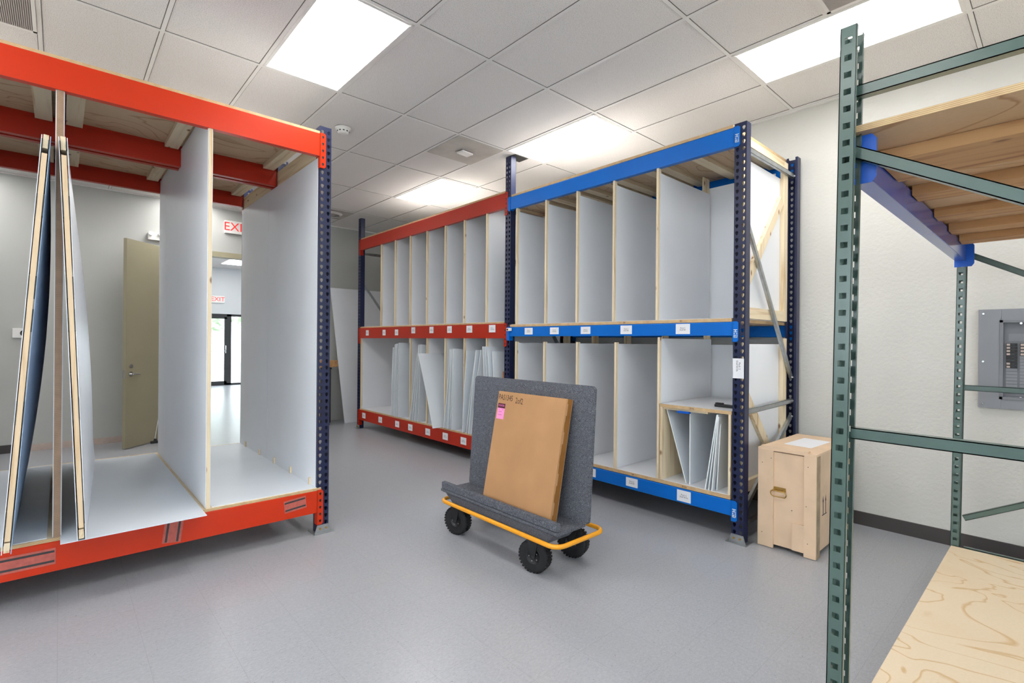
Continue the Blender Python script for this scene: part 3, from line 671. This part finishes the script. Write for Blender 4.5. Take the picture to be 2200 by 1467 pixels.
deck(4.20, 7.80, .335, .018, 'bottom plywood deck of the orange back rack under the stacked white sheets', joists=(4.6, 5.45, 6.3))

# ---- divider panels
ORD = ['nearest', 'second nearest', 'third nearest', 'fourth nearest', 'fifth nearest', 'sixth nearest', 'farthest']
def divider(y, z0, zs, zp, lab, grp, thick=.019, x_rear=.89, rear_top=None):
    r = thing('divider_panel', lab, 'divider', (X0, y, z0), group=grp)
    t2 = thick / 2
    B((.002, -t2, 0), (.045, t2, zs - z0), 'pine_z').build('front_stud', r, .001)
    rt_ = (rear_top or zs) - z0
    B((x_rear - .115, -t2 + .004, 0), (x_rear, t2 - .004, rt_), 'pine_z').build('rear_stud', r)
    f = MB(); f.box((.030, -t2 - .001, .001), (x_rear + .005, -t2 + .0035, zp - z0), 'white_panel'); f.build('white_face', r)
    f = MB(); f.box((.030, t2 - .0035, .001), (x_rear + .005, t2 + .001, zp - z0), 'white_panel'); f.build('white_face', r)
    B((.045, -t2 + .004, .0), (x_rear - .115, t2 - .004, .04), 'pine_x').build('bottom_rail', r)
    B((.045, -t2 + .004, zp - z0 - .045), (x_rear - .115, t2 - .004, zp - z0 - .005), 'pine_x').build('top_rail', r)
    return r
for i, y in enumerate(reversed(B_DIV_U)): divider(y, 1.6435, 3.004, 2.865, 'tall white divider in the upper tier of the blue rack, %s to the camera' % ORD[i], 'upper dividers of the blue rack')
for i, y in enumerate(reversed(B_DIV_L)): divider(y, .3315, 1.455 if i else 1.50, 1.44 if i else 1.49, 'tall white divider in the lower tier of the blue rack, %s to the camera' % ORD[i], 'lower dividers of the blue rack', rear_top=1.55)
divider(4.01, 1.6435, 3.004, 2.865, 'white end divider in the upper tier of the blue rack against the shared navy post', 'end dividers of the blue rack', .018)
divider(4.01, .3315, 1.455, 1.44, 'white end divider in the lower tier of the blue rack against the shared navy post', 'end dividers of the blue rack', .018, rear_top=1.55)
for i, y in enumerate(reversed(R_DIV_U)): divider(y, 1.6785, 3.06, 3.055, 'narrow white upper tier divider of the orange back rack, %s to the camera' % ORD[i], 'upper dividers of the orange back rack')
for i, y in enumerate(reversed(R_DIV_L)): divider(y, .3385, 1.60, 1.595, 'narrow white lower tier divider of the orange back rack, %s to the camera' % (ORD[i] if i < 4 else 'farthest'), 'lower dividers of the orange back rack')
divider(7.78, .3385, 1.60, 1.595, 'white end panel closing the far left of the orange back rack lower tier', 'end panels of the orange back rack')

# back panels
for (y0, y1, z0, z1, lab) in ((1.70, 4.09, 1.6435, 2.93, 'white back panel behind the upper bays of the blue rack'), (1.70, 4.09, .3315, 1.44, 'white back panel behind the lower bays of the blue rack'),
                              (4.21, 7.10, 1.6785, 3.06, 'white back panel behind the upper bays of the orange back rack'), (4.21, 7.76, .3385, 1.60, 'white back panel behind the lower bays of the orange back rack')):
    tag(B((0, 0, 0), (.008, y1 - y0, z1 - z0), 'white_panel').build('back_panel', loc=(X0 + .925, y0, z0)), lab, 'panel')

# end walls of the blue rack, pine framed, seen from outside through the end frame
def end_wall(z0, z1, zr, lab, diag, name='end_panel'):
    r = thing(name, lab, 'panel', (X0, 1.609, z0))
    B((.078, .034, .0), (.915, .040, z1 - z0), 'white_panel').build('white_face', r)
    B((.875, 0, 0), (.955, .033, zr - z0), 'pine_z').build('rear_stud', r, .001)
    B((.080, 0, 0), (.14, .033, zr - z0), 'pine_z').build('front_stud', r, .001)
    B((.10, 0, 0), (.875, .033, .085), 'pine_x').build('bottom_rail', r, .001)
    m = MB(); m.bar((diag[0], .017, diag[1] - z0), (diag[2], .017, diag[3] - z0), .075, .030, 'pine_z', (1, 0, 0)); m.build('diagonal_brace', r)
    return r
e = end_wall(1.6435, 2.86, 3.00, 'pine framed white end wall of the blue rack, upper tier, facing the green rack', (.16, 1.90, .84, 2.66))
B((.10, 0, 1.30), (.875, .033, 1.356), 'pine_x').build('top_rail', e, .001)
end_wall(.3315, 1.45, 1.50, 'pine framed white end wall of the blue rack, lower tier, above the wooden crate', (.12, 1.12, .78, .42))

# small shelf box in the near lower bay of the blue rack
r = thing('shelf_box', 'open plywood shelf box in the lower right bay of the blue rack', 'shelf', (X0, 1.662, .3315))
W2 = 2.245 - 1.662
B((.004, W2 - .02, 0), (.86, W2, .595), 'pine_z').build('side_board', r); B((.004, -.005, 0), (.86, .013, .595), 'pine_z').build('side_board', r)
b = MB(); b.box((0, -.012, .596), (.86, W2 + .0, .622), 'ply_edge', None, {1: 'white_panel', 0: 'ply_under'}); o = b.build('top_board', r)
m = MB(); text(m, 'B10b', .018, face_M((-.0008, .30, .609), (0, -1, 0), (0, 0, 1)), 'marker'); m.build('handwriting', o)
B((.02, .18, .578), (.06, W2 - .021, .594), 'pine_y').build('cleat', r)
tag(B((0, 0, 0), (.035, .10, .016), 'blue_bright').build('blue_tape_piece', loc=(X0 + .0, 1.99, .895)), 'small piece of blue tape hanging below the shelf box top', 'tape')
r = MB(); r.box((0, 0, 0), (.05, .16, .022), 'black'); r.box((.01, .10, .022), (.045, .16, .032), 'black')
tag(r.build('barcode_scanner', loc=(X0 + .16, 1.70, .9545), bevel=.006), 'small black device lying on the shelf box top beside the navy post', 'device')

# ---- loose white sheets
def sheet(yb, zb, yt, zt, lab, grp, x0=.0, depth=.80, th=.007, curve=.01, name='white_sheet', skew=0.0, mat='white_sheet', sag=0):
    """sheet standing on its lower edge; front edge runs from (yb,zb) to (yt,zt)"""
    ox, oy, oz = X0 + x0, yb, zb
    dy, dz = yt - yb, zt - zb
    def fn(u, v): return Vector((u * depth, dy * v + curve * math.sin(PI * v) + skew * u * v + sag * math.sin(PI * u) * .5, dz * v))
    o = MB().slab(fn, (0, th, 0), 6, 8, mat, 'sheet_edge').build(name, loc=(ox, oy, oz)); tag(o, lab, 'sheet', grp); return o
SG = {'A': ('bundle left of the lower dividers', [(6.69, 6.655, 1.353), (6.65, 6.605, 1.40), (6.60, 6.563, 1.406), (6.55, 6.497, 1.424), (6.49, 6.462, 1.353)]),
      'B': ('bundle left of the wide leaning sheet', [(6.17, 5.985, 1.281), (6.11, 5.957, 1.397), (6.04, 5.930, 1.402), (5.97, 5.900, 1.402)]),
      'D': ('bundle right of the wide leaning sheet', [(5.335, 5.20, 1.352), (5.29, 5.186, 1.352), (5.25, 5.17, 1.352), (5.20, 5.155, 1.352), (5.157, 5.126, 1.358)]),
      'E': ('bundle just left of the cart board', [(4.93, 4.852, 1.339), (4.859, 4.681, 1.348), (4.803, 4.668, 1.351), (4.769, 4.588, 1.354)]),
      'F': ('bundle nearest the shared navy post', [(4.395, 4.500, 1.395), (4.35, 4.468, 1.392), (4.28, 4.41, 1.34), (4.225, 4.335, 1.342)])}
POSW = ['leftmost sheet', 'second sheet from the left', 'third sheet from the left', 'fourth sheet from the left', 'rightmost sheet']
for g, (d, L) in SG.items():
    for i, (yb, yt, zt) in enumerate(L):
        w_ = POSW[i] if i < len(L) - 1 else POSW[4]
        sheet(yb, .3395, yt, zt, '%s of the white %s' % (w_, d), 'white sheets, ' + d, x0=(-.062 if g == 'F' else -.026) + .008 * (i % 2), curve=(-.012 if g in 'BD' else .006), skew=random.uniform(-.03, .05), sag=random.uniform(-.02, .02))
sheet(5.40, .3395, 5.768, 1.285, 'single wide white sheet leaning left across the second divider edge', None, x0=-.144, depth=.80, curve=-.012)
# sheets in the shelf box
for i, (yb, yt, zt, x0_, dep, sk, lab) in enumerate((
    (2.030, 2.205, .905, .05, .78, 0, 'white sheet leaning left as a V in the shelf box'), (1.996, 1.998, .915, .045, .80, 0, 'upright white sheet in the middle of the shelf box'),
    (1.850, 1.762, .915, .01, .78, 0, 'leftmost white sheet of the group leaning right in the shelf box'), (1.825, 1.756, .915, .012, .78, 0, 'second white sheet of the group leaning right in the shelf box'),
    (1.800, 1.7505, .90, .014, .78, 0, 'third white sheet of the group leaning right in the shelf box'), (1.778, 1.752, .84, .05, .74, 0, 'short white sheet at the right of the shelf box'))):
    sheet(yb, .333, yt, zt, lab, 'white sheets in the shelf box', x0=x0_, depth=dep, curve=0)
tag(B((0, 0, 0), (.10, .022, .78), 'brown_wood').build('wood_offcut', loc=(X0 + .0, 4.197, .3395), bevel=.002), 'brown wooden offcut standing at the right end of the orange back rack', 'wood')
r = thing('data_logger', 'small white temperature logger clipped to the left end of the blue middle beam', 'sensor', (X0 - .010, 4.11, 1.585))
B((-.022, -.05, -.016), (0, .02, .018), 'plastic_white').build('housing', r, .004); B((-.024, -.012, -.009), (-.021, .012, .010), 'black').build('display', r)

# things at the back left corner: leaning board and a low bench behind it
def lp(u, v): return Vector((.00 + .86 * u - (.20 * (1 - u)) * v * .9, .33 * v, 2.40 * v))
tag(MB().slab(lambda u, v: Vector((.02 + (.95) * u - .16 * v * (1 - u), .28 * v, 2.385 * v)), (0, .008, 0), 4, 4, 'white_panel').build('leaning_board', loc=(3.70, 8.49, 0)), 'tall pale board leaning on the back wall behind the far navy post', 'board')
r = thing('low_bench', 'dark low bench with a pine rail in the corner behind the leaning board', 'bench', (2.52, 8.655, 0))
B((0, 0, .98), (1.14, .04, 1.10), 'fir_y').build('rail', r); B((0, .04, .94), (1.05, .23, .97), 'dark_grey').build('top', r)
for xx in (.02, .98): B((xx, .03, 0), (xx + .05, .08, .94), 'dark_grey').build('leg', r); B((xx, .17, 0), (xx + .05, .22, .94), 'dark_grey').build('leg', r)
tag(MB().box((0, 0, 0), (.22, .20, .80), 'dark_grey').build('grey_bin', loc=(3.22, 8.44, 0), bevel=.01), 'dark grey bin in front of the low bench in the back corner', 'bin')

# ------------------------------------------------------------------ left orange rack (double depth)
LY = 3.765; LX = 1.528
left = thing('pallet_rack', 'large orange beam storage rack at the left with two leaning frames', 'rack', (LX, LY, 0), PI / 2)
LL = 3.66; D1 = 1.07; D2 = 2.165
for (xx, bk) in ((0, False), (D1 - .02, True), (D1 + .03, False), (D2, True)):
    for yy in (0, UW + LL): upright(left, 3.065, (xx, yy, 0), bk)
foot(left, 0, 0); foot(left, 0, UW + LL)
for x0_ in (0, D1 + .03):
    for yy in (0, UW + LL):
        for p_, q_ in (((.055, 2.9), (1.0, 2.9)), ((.055, .14), (1.0, .14)), ((.1, 2.4), (1.0, 1.3)), ((1.0, 1.2), (.1, .25))):
            brace(left, (x0_ + p_[0], yy + .03, p_[1]), (x0_ + q_[0], yy + .03, q_[1]))
lt = beam(left, UW, UW + LL, 3.005, .170, 'orange', .262, 0); beam(left, UW, UW + LL, 3.005, .170, 'orange_dull', .262, D1 - .02, True)
beam(left, UW, UW + LL, 3.005, .170, 'orange_dull', .262, D1 + .03); beam(left, UW, UW + LL, 3.005, .140, 'orange_dull', .22, D2, True)
lb = beam(left, UW, UW + LL, .325, .165, 'orange', .262, 0); beam(left, UW, UW + LL, .325, .165, 'orange_dull', .262, D1 - .02, True)
beam(left, UW, UW + LL, .325, .165, 'orange_dull', .262, D1 + .03); beam(left, UW, UW + LL, .325, .165, 'orange_dull', .262, D2, True)
def sticker(parent, y, z, w_, h_, ang_):
    m = MB(); M = Matrix.Translation((-.0072, y, z)) @ Matrix.Rotation(ang_, 4, 'X')
    m.box((-.0006, -w_ / 2, -h_ / 2), (0, w_ / 2, h_ / 2), 'sticker_red', M)
    for s_ in (-1, 1): m.box((-.0010, -w_ / 2 + .005, s_ * h_ * .30 - .006), (-.0004, w_ / 2 - .005, s_ * h_ * .30 + .006), 'dark_grey', M)
    text(m, '|| | ||| | || ||', .03, M @ face_M((-.0009, 0, 0), (0, -1, 0), (0, 0, 1)), 'sticker_red')
    m.build('beam_sticker', parent)
sticker(lb, .088 + .16, .255, .155, .088, -.10); sticker(lb, LX - .535, .245, .14, .10, -1.45); sticker(lb, LX + .14, .245, .26, .09, .0)

def wbox(name, a, b, mat, parent=None, ax=None, bevel=0): return B(a, b, mat, ax).build(name, parent, bevel)
# decks of the left rack
r = thing('plywood_deck', 'top plywood deck of the left orange rack with flat joists beneath', 'shelf board', (LX, LY, 3.005))
b = MB(); b.box((-3.80, .0, 0), (-.085, 2.16, .018), 'ply_edge', None, {1: 'deck_dust', 0: 'ply_under'}); b.build('board', r)
for xx in (-.16, -.88, -1.46, -1.62, -2.33, -2.9, -3.6):
    for (y0, y1) in ((.052, 1.0), (1.15, 2.11)): B((xx - .045, y0, -.038), (xx + .045, y1, -.0005), 'pine_y').build('joist', r)
r = thing('plywood_deck', 'bottom plywood deck of the left orange rack with white lining', 'shelf board', (LX, LY, .325))
b = MB(); b.box((-3.80, -.004, 0), (-.06, 2.19, .018), 'ply_edge', None, {1: 'pine_y', 0: 'ply_under'}); b.build('board', r)
B((-.775, .012, .018), (-.09, 2.15, .022), 'white_sheet').build('white_liner', r); B((-3.78, .012, .018), (-1.575, 2.15, .022), 'white_sheet').build('white_liner', r)
tag(B((0, 0, 0), (.685, 2.28, .004), 'white_sheet').build('white_sheet', loc=(.008, 3.615, .3445)), 'large flat white sheet projecting over the front of the left rack floor', 'sheet')

def ldiv(x, lab, z1, th=.020, stud='pine_z', y0=.0, seam=1.75):
    r = thing('divider_panel', lab, 'divider', (x, LY, .3435), group='dividers of the left orange rack')
    h = z1 - .3435; t2 = th / 2
    B((-t2, y0, 0), (t2, y0 + .04, h), stud).build('front_stud', r, .0008); B((-t2, 2.10, 0), (t2, 2.14, h), stud).build('rear_stud', r)
    for s_ in (-1, 1):
        for (a, b_) in ((y0 + .008, seam - .0015), (seam + .0015, 2.145)):
            f = MB(); f.box((s_ * t2, a, .003), (s_ * (t2 + .004), b_, h - .002), 'white_panel'); f.build('white_face', r)
    B((-t2, .045, 0), (t2, 2.09, .03), 'pine_y').build('bottom_rail', r); B((-t2, .045, h - .04), (t2, 2.09, h), 'pine_y').build('top_rail', r)
    return r
ldiv(.727, 'tall white divider in the middle right of the left orange rack, plywood edge forward', 2.98)
ldiv(-.006, 'central divider between the two leaning frames, brown plywood edge forward', 2.98, .030, 'ply_brown')
ldiv(-.76, 'hidden divider of the left orange rack beyond the left picture edge', 2.98)
r = ldiv(1.452, 'white end panel at the right of the left orange rack beside the navy post', 2.83, .022, 'ply_edge', .02, 1.22)
for (a, b_) in ((.06, 1.0), (1.15, 2.1)): B((-.012, a, 2.4865), (.012, b_, 2.612), 'pine_y').build('top_block', r)
for k_, yy in enumerate((.12, .55, .98, 1.42, 1.9)): B((-.028, yy, .003), (-.0155, yy + .018, .055), 'pine_z').build('peg', r)

# leaning travel frames with corrugated sheets
def lean_frame(lab, FB, FT, BB, BT, bulge_r, bulge_l, mat_r, name='travel_frame'):
    o0 = Vector(FB); FB, FT, BB, BT = [Vector(p) - o0 for p in (FB, FT, BB, BT)]
    r = thing(name, lab, 'frame', tuple(o0), group='leaning wooden frames')
    up_ = (FT - FB).normalized(); out = Vector((1, 0, 0)); out = (out - up_ * out.dot(up_)).normalized()
    def P(u, v): return FB * (1 - u) * (1 - v) + FT * (1 - u) * v + BB * u * (1 - v) + BT * u * v
    m = MB(); a = P(0, 0.0); b_ = P(0, .955); m.bar(P(.006, .03), P(.006, .955), .022, .036, 'pine_pale', out); m.build('front_stile', r, .001)
    m = MB(); m.bar(P(.0, .985), P(1, .985), .022, .036 * 2, 'pine_y', out); m.build('top_rail', r, .001)
    m = MB(); m.bar(P(.0, .015), P(1, .015), .022, .05, 'pine_y', out); m.build('bottom_rail', r, .001)
    m = MB(); m.bar(P(.99, .03), P(.99, .955), .022, .036, 'pine_pale', out); m.build('rear_stile', r)
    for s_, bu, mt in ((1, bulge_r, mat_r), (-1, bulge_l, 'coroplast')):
        def fn(u, v, s_=s_, bu=bu): return P(u, v) + out * (s_ * (.0155 + bu * math.sin(PI * min(1, u * 1.0)) * (math.sin(PI * v) ** .8 if 0 < v < 1 else 0)))
        MB().slab(fn, out * (s_ * .0035), 14, 16, mt).build('corrugated_sheet', r)
        for v0 in (.04, .30, .52, .60, .80, .97):
            v1 = v0 + .055 if v0 < .9 else v0 + .02
            m = MB(); m.bar(P(.004, v0) + out * s_ * .0132, P(.004, v1) + out * s_ * .0132, .0040, .030, 'black', out); m.build('spacer_strip', r)
    return r
lean_frame('leaning wooden frame with white corrugated sheets, right hand one, tilted left', (.095, 3.60, .352), (.006, 3.66, 2.545), (.225, 5.92, .352), (.045, 5.92, 2.62), .045, .01, 'coroplast')
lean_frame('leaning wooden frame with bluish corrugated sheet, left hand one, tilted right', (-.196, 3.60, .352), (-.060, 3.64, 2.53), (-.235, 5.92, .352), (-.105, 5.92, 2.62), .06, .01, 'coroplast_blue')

# ------------------------------------------------------------------ green rack at the right
gr = thing('pallet_rack', 'green steel storage rack with square punched posts in the right foreground', 'rack', (1.742, .492, 0))
GW = .078
def gpost(x, name='upright'):
    m = MB(); h = 2.405; d = .042
    # flanges facing -x and +x, punched; web at +y
    for xx, fl in ((0, 0), (GW - .0025, 1)):
        M = Matrix(((0, 1, 0, xx), (-1, 0, 0, 0), (0, 0, 1, 0), (0, 0, 0, 1)))
        m.punched(d, h, (d / 2,), PITCH, SQ, .0025, 'green_steel', M, z_off=0)
    m.box((0, -.0025, 0), (GW, 0, h), 'green_steel')
    for xx in (0, GW - .012): m.box((xx, -d - .001, 0), (xx + .012, -d + .0015, h), 'green_steel')
    o = m.build(name, gr, loc=(x, 0, 0)); o.rotation_euler = (.0125, 0, 0); return o
gpost(0); gpost(2.47)
for x in (0, 2.47):
    B((x - .004, -.07, 0), (x + .085, .002, .006), 'green_steel').build('foot_plate', gr)
DG = 1.07
for x in (0, 2.47):
    xc = x + GW / 2
    o = gpost(x); o.location = (x, -DG, 0); 
    def gb(a, b_):
        m = MB(); p = Vector((xc, a[0], a[1])); q = Vector((xc, b_[0], b_[1])); d = (q - p).normalized()
        m.channel(p, q, .034, .030, .003, 'green_steel', Vector((-1, 0, 0)).cross(d), (1, 0, 0)); m.build('brace', gr)
    gb((-.055, 2.219), (-DG + .02, 2.205)); gb((-.055, 2.040), (-DG + .02, 1.455)); gb((-.055, 1.186), (-DG + .02, 1.178)); gb((-.062, .360), (-DG + .02, .91)); gb((-.06, .16), (-DG + .02, .16))
# blue beam with end connectors, plus its twin, and green lower beams
def gbeam(y, z0, z1, mat, lab):
    m = MB(); m.box((GW + .004, y - .052, z0), (2.466, y, z1 - .012), mat); m.box((GW + .004, y - .025, z1 - .012), (2.466, y, z1), mat)
    o = m.build('beam', gr, .0015); 
    if lab: o['label'] = lab
    for x, s_ in ((GW + .001, 1), (2.469, -1)):
        c = MB(); c.prism([(y - .078, z0 - .038), (y - .090, z0 - .020), (y - .090, z1 - .012), (y - .078, z1 + .004), (y - .046, z1 + .004), (y + .004, z1 + .004), (y + .004, z0 - .038)], x, x + s_ * .004, mat + '' if mat != 'blue_mid' else 'blue_bright', Matrix(((0, 0, 1, 0), (1, 0, 0, 0), (0, 1, 0, 0), (0, 0, 0, 1))))
        c.build('end_connector', o)
solid('blue_mid', (70, 96, 176), 0.18, vary=0.04, spec=0.6)
gbeam(-.016, 1.985, 2.090, 'blue_mid', 'glossy blue beam'); gbeam(-DG + .03, 1.985, 2.090, 'blue_mid', 'glossy blue beam')
gbeam(-.02, .075, .165, 'green_steel', None); gbeam(-DG + .03, .075, .165, 'green_steel', None)
r = thing('plywood_deck', 'upper plywood deck of the green rack with reddish joists underneath', 'shelf board', (1.742, .492, 2.096))
b = MB(); b.box((.045, -1.12, 0), (2.50, -.035, .020), 'ply_edge', None, {1: 'ply_top', 0: 'ply_warm'}); b.build('board', r)
for x, w_ in ((.27, .286), (.80, .14), (1.30, .14), (1.73, .14), (2.12, .14)): B((x, -1.02, -.040), (x + w_, -.072, -.0005), 'fir_y').build('joist', r, .001)
r = thing('plywood_deck', 'lower plywood deck of the green rack with swirling grain, bottom right', 'shelf board', (1.742, .492, .166))
b = MB(); b.box((.04, -1.15, 0), (2.46, -.008, .019), 'ply_edge', None, {1: 'ply_top', 0: 'ply_warm'}); b.build('board', r)

# ------------------------------------------------------------------ wooden crate
r = thing('wooden_crate', 'pale plywood shipping crate with brass handle beside the blue rack', 'crate', (3.765, 1.118, 0))
Wc, Lc, Hc = .377, .79, .715
B((.014, .014, .028), (Lc - .014, Wc - .014, Hc - .030), 'crate_ply').build('body', r)
for (y0, y1) in ((0, .075), (Wc - .105, Wc)):
    m = MB(); m.box((0, y0, .004), (.014, y1, Hc - .022), 'crate_ply'); m.build('batten', r, .001)
B((0.002, .075, .028), (.014, .150, .215), 'crate_ply').build('batten', r, .001)
B((.014, 0, .002), (.085, .014, Hc - .022), 'crate_dirty').build('batten', r, .001); B((Lc - .085, 0, .002), (Lc - .014, .014, Hc - .022), 'crate_dirty').build('batten', r, .001)
B((.0, 0, Hc - .022), (Lc, Wc, Hc - .006), 'crate_ply').build('lid', r, .001)
B((.0, .05, Hc - .006), (.05, Wc - .02, Hc + .008), 'crate_ply').build('lid_batten', r, .001)
m = MB(); m.add([(.22, .10, 0), (.60, .08, 0), (.62, .27, 0), (.24, .29, 0)], [(0, 1, 2, 3)], 'paper', Matrix.Translation((0, 0, Hc - .0052))); m.build('torn_label', r)
m = MB()
for y in (.115, .165): pass
for (x, ) in ((.19,), (.245,)):
    m.box((x - .0025, .0115, .27), (x + .0025, .0135, .37), 'ink'); m.add([(x - .012, .0125, .355), (x + .012, .0125, .355), (x, .0125, .40)], [(0, 1, 2)], 'ink')
m.box((.17, .0115, .262), (.265, .0135, .267), 'ink'); m.build('this_way_up_mark', r)
m = MB(); yc, zc = .235, .405
m.box((.008, yc - .042, zc + .010), (.0125, yc + .042, zc + .036), 'brass'); 
for s_ in (-1, 1): m.cyl((.006, yc + s_ * .034, zc + .015), (-.010, yc + s_ * .034, zc + .015), .006, 'brass', 10)
pts = []
for k_ in range(24):
    a = 2 * PI * k_ / 24; cx_ = .036 * (1 if math.cos(a) > 0 else -1); pts.append((-.010 - .002 * math.sin(a), yc + cx_ + .015 * math.cos(a) , zc - .008 + .020 * math.sin(a)))
m.tube(pts, .0035, 'brass', 8, True); m.build('handle', r)
m = MB()
for (y, z) in ((.05, .62), (.05, .10), (Wc - .03, .60), (Wc - .03, .10), (Wc - .09, .64), (.15, .30), (.06, .35)): m.cyl((-.001, y, z), (.003, y, z), .003, 'dark_grey', 8)
m.build('nail_heads', r)

# ------------------------------------------------------------------ carpeted panel cart
cart = thing('panel_cart', 'grey carpeted panel cart with yellow tube frame and black wheels', 'cart', (2.20, 2.06, 0))
def rrect(x0, y0, x1, y1, rad, n=7):
    P = []
    for (cx_, cy_, a0) in ((x1 - rad, y1 - rad, 0), (x0 + rad, y1 - rad, PI / 2), (x0 + rad, y0 + rad, PI), (x1 - rad, y0 + rad, 1.5 * PI)):
        for k_ in range(n + 1): a = a0 + PI / 2 * k_ / n; P.append((cx_ + rad * math.cos(a), cy_ + rad * math.sin(a)))
    return P
MB().tube([(x, y, .234) for x, y in rrect(-.02, -.055, .44, 1.165, .075)], .0145, 'yellow', 12, True).build('tube_frame', cart)
m = MB(); 
for y in (.14, .97): B((-.006, y, .222), (.43, y + .05, .234), 'yellow').build('cross_member', cart, .002)
# carpeted base, lip and back
m = MB(); m.box((.0, -.04, .292), (.262, 1.165, .318), 'carpet'); m.build('base_board', cart, .006)
m = MB(); m.box((-.006, -.038, .3185), (.028, 1.168, .372), 'carpet'); m.build('front_lip', cart, .007)
m = MB(); m.box((-.010, -.042, .300), (-.0005, 1.172, .3178), 'carpet'); m.build('lip_underlay', cart, .004)
m = MB(); V = [(.006, .06, .222), (.006, 1.02, .222), (.006, 1.13, .2915), (.006, -.005, .2915)]
m.add(V + [(.22, y, z) for (_, y, z) in V], [(0, 1, 2, 3), (7, 6, 5, 4), (0, 4, 5, 1), (1, 5, 6, 2), (2, 6, 7, 3), (3, 7, 4, 0)], 'carpet')
V2 = [(.0, .13, .205), (.0, 1.16, .205), (.012, 1.225, .285), (.012, .04, .285)]
m.build('under_padding', cart, .003)
m = MB(); th_ = .022
pp = rrect(.0, .0, 1.215, .862, .03, 5)
lean = math.atan2(.06, .89); ML = Matrix.Translation((.232, -.082, .318)) @ Matrix(((math.cos(lean), 0, math.sin(lean), 0), (0, 1, 0, 0), (-math.sin(lean), 0, math.cos(lean), 0), (0, 0, 0, 1)))
MP = ML @ Matrix(((0, 0, 1, 0), (1, 0, 0, 0), (0, 1, 0, 0), (0, 0, 0, 1)))
m.prism(pp, 0, th_, 'carpet', MP); m.build('back_board', cart, .006)
# wheels
def wheel(x, y, turn, swivel=True):
    w_ = bpy.data.objects.new('wheel', None); R = .104
    Mx = Matrix.Translation((x, y, R)) @ Matrix.Rotation(turn, 4, 'Z') @ Matrix.Rotation(PI / 2, 4, 'Y')
    t_ = MB(); t_.lathe([(.052, -.030), (.085, -.036), (.098, -.030), (R - .002, -.018), (R, 0), (R - .002, .018), (.098, .030), (.085, .036), (.052, .030), (.052, -.030)], 'rubber', Mx, 36, True, False)
    for k_ in range(30):
        a = 2 * PI * k_ / 30
        for s_ in (-1, 1):
            t_.box((R - .006, -.0065, s_ * .010), (R + .0015, .0065, s_ * .031), 'rubber', Mx @ Matrix.Rotation(a + s_ * .05, 4, 'Z') )
    tyre = t_.build('wheel', cart)
    h_ = MB(); h_.lathe([(.012, -.026), (.040, -.018), (.046, -.028), (.053, -.030), (.053, .030), (.046, .028), (.040, .018), (.012, .026)], 'black', Mx, 24)
    for k_ in range(5):
        a = 2 * PI * k_ / 5 + .3; p = Mx @ Vector((.030 * math.cos(a), .030 * math.sin(a), -.029)); q = Mx @ Vector((.030 * math.cos(a), .030 * math.sin(a), -.021)); h_.cyl(p, q, .0035, 'chrome', 8)
    h_.cyl(Mx @ Vector((0, 0, -.040)), Mx @ Vector((0, 0, .040)), .009, 'dark_grey', 12); h_.build('hub', tyre)
    c_ = MB(); Mc = Matrix.Translation((x, y, 0)) @ Matrix.Rotation(turn, 4, 'Z')
    for s_ in (-1, 1):
        V = [(s_ * .040, -.012, R - .012), (s_ * .040, .012, R - .012), (s_ * .040, .040, .218), (s_ * .040, -.040, .218)]
        V += [(a - s_ * .003, b_, z) for a, b_, z in V]
        c_.add(V, [(0, 1, 2, 3), (7, 6, 5, 4), (0, 4, 5, 1), (1, 5, 6, 2), (2, 6, 7, 3), (3, 7, 4, 0)], 'black', Mc)
    c_.box((-.043, -.045, .210), (.043, .045, .217), 'black', Mc); c_.cyl(Mc @ Vector((0, 0, .217)), Mc @ Vector((0, 0, .222)), .03, 'dark_grey'); c_.build('caster_fork', cart)
wheel(.045, .19, .30); wheel(.045, 1.02, .30); wheel(.40, .18, .35); wheel(.40, 1.02, .2)

# cardboard box on the cart
bw, bh, bd = .661, .786, .066
r = thing('cardboard_box', 'flat brown cardboard box with pink label leaning on the grey cart', 'box', (2.250, 2.136, .3205))
la = .195
MLb = Matrix(((math.cos(la), 0, math.sin(la), 0), (0, 1, 0, 0), (-math.sin(la), 0, math.cos(la), 0), (0, 0, 0, 1))).to_euler()
r.rotation_euler = (0, la, 0); r.location = (2.250, 2.136, .3205)
B((0, 0, 0), (bd, bw, bh), 'cardboard').build('carton', r, .003)
m = MB(); m.box((.016, -.0012, .012), (.058, 0, bh), 'tape'); m.box((.020, 0, bh), (.058, bw, bh + .0012), 'tape')
for z in (.06, .24, .50, .68): m.box((.004, -.0016, z), (.022, -.0004, z + .075), 'cardboard')
for z in (.14, .38, .59): m.box((.012, -.0014, z), (.03, -.0003, z + .05), 'tape')
m.build('packing_tape', r)
m = MB(); text(m, 'PAS1345', .056, face_M((-.0008, bw - .008, bh - .043), (0, -1, -.02), (0, 0, 1)) @ Matrix.Diagonal((.76, 1, 1, 1)), 'marker', 'LEFT'); text(m, '2of2', .058, face_M((-.0008, bw - .190, bh - .055), (0, -1, -.04), (0, 0, 1)) @ Matrix.Diagonal((.76, 1, 1, 1)), 'marker', 'LEFT'); m.build('handwriting', r)
m = MB(); m.box((-.0012, bw - .092, bh - .200), (-.0002, bw - .016, bh - .088), 'pink'); m.box((-.0016, bw - .092, bh - .122), (-.0004, bw - .016, bh - .088), 'plum')
text(m, 'PORTER', .017, face_M((-.0019, bw - .054, bh - .104), (0, -1, 0), (0, 0, 1)), 'pink')
for z, a, b_ in ((.132, .026, .040), (.132, .064, .084), (.148, .030, .064), (.170, .030, .070)): m.box((-.0015, bw - b_, bh - z - .001), (-.001, bw - a, bh - z + .001), 'plum')
m.build('pink_label', r)
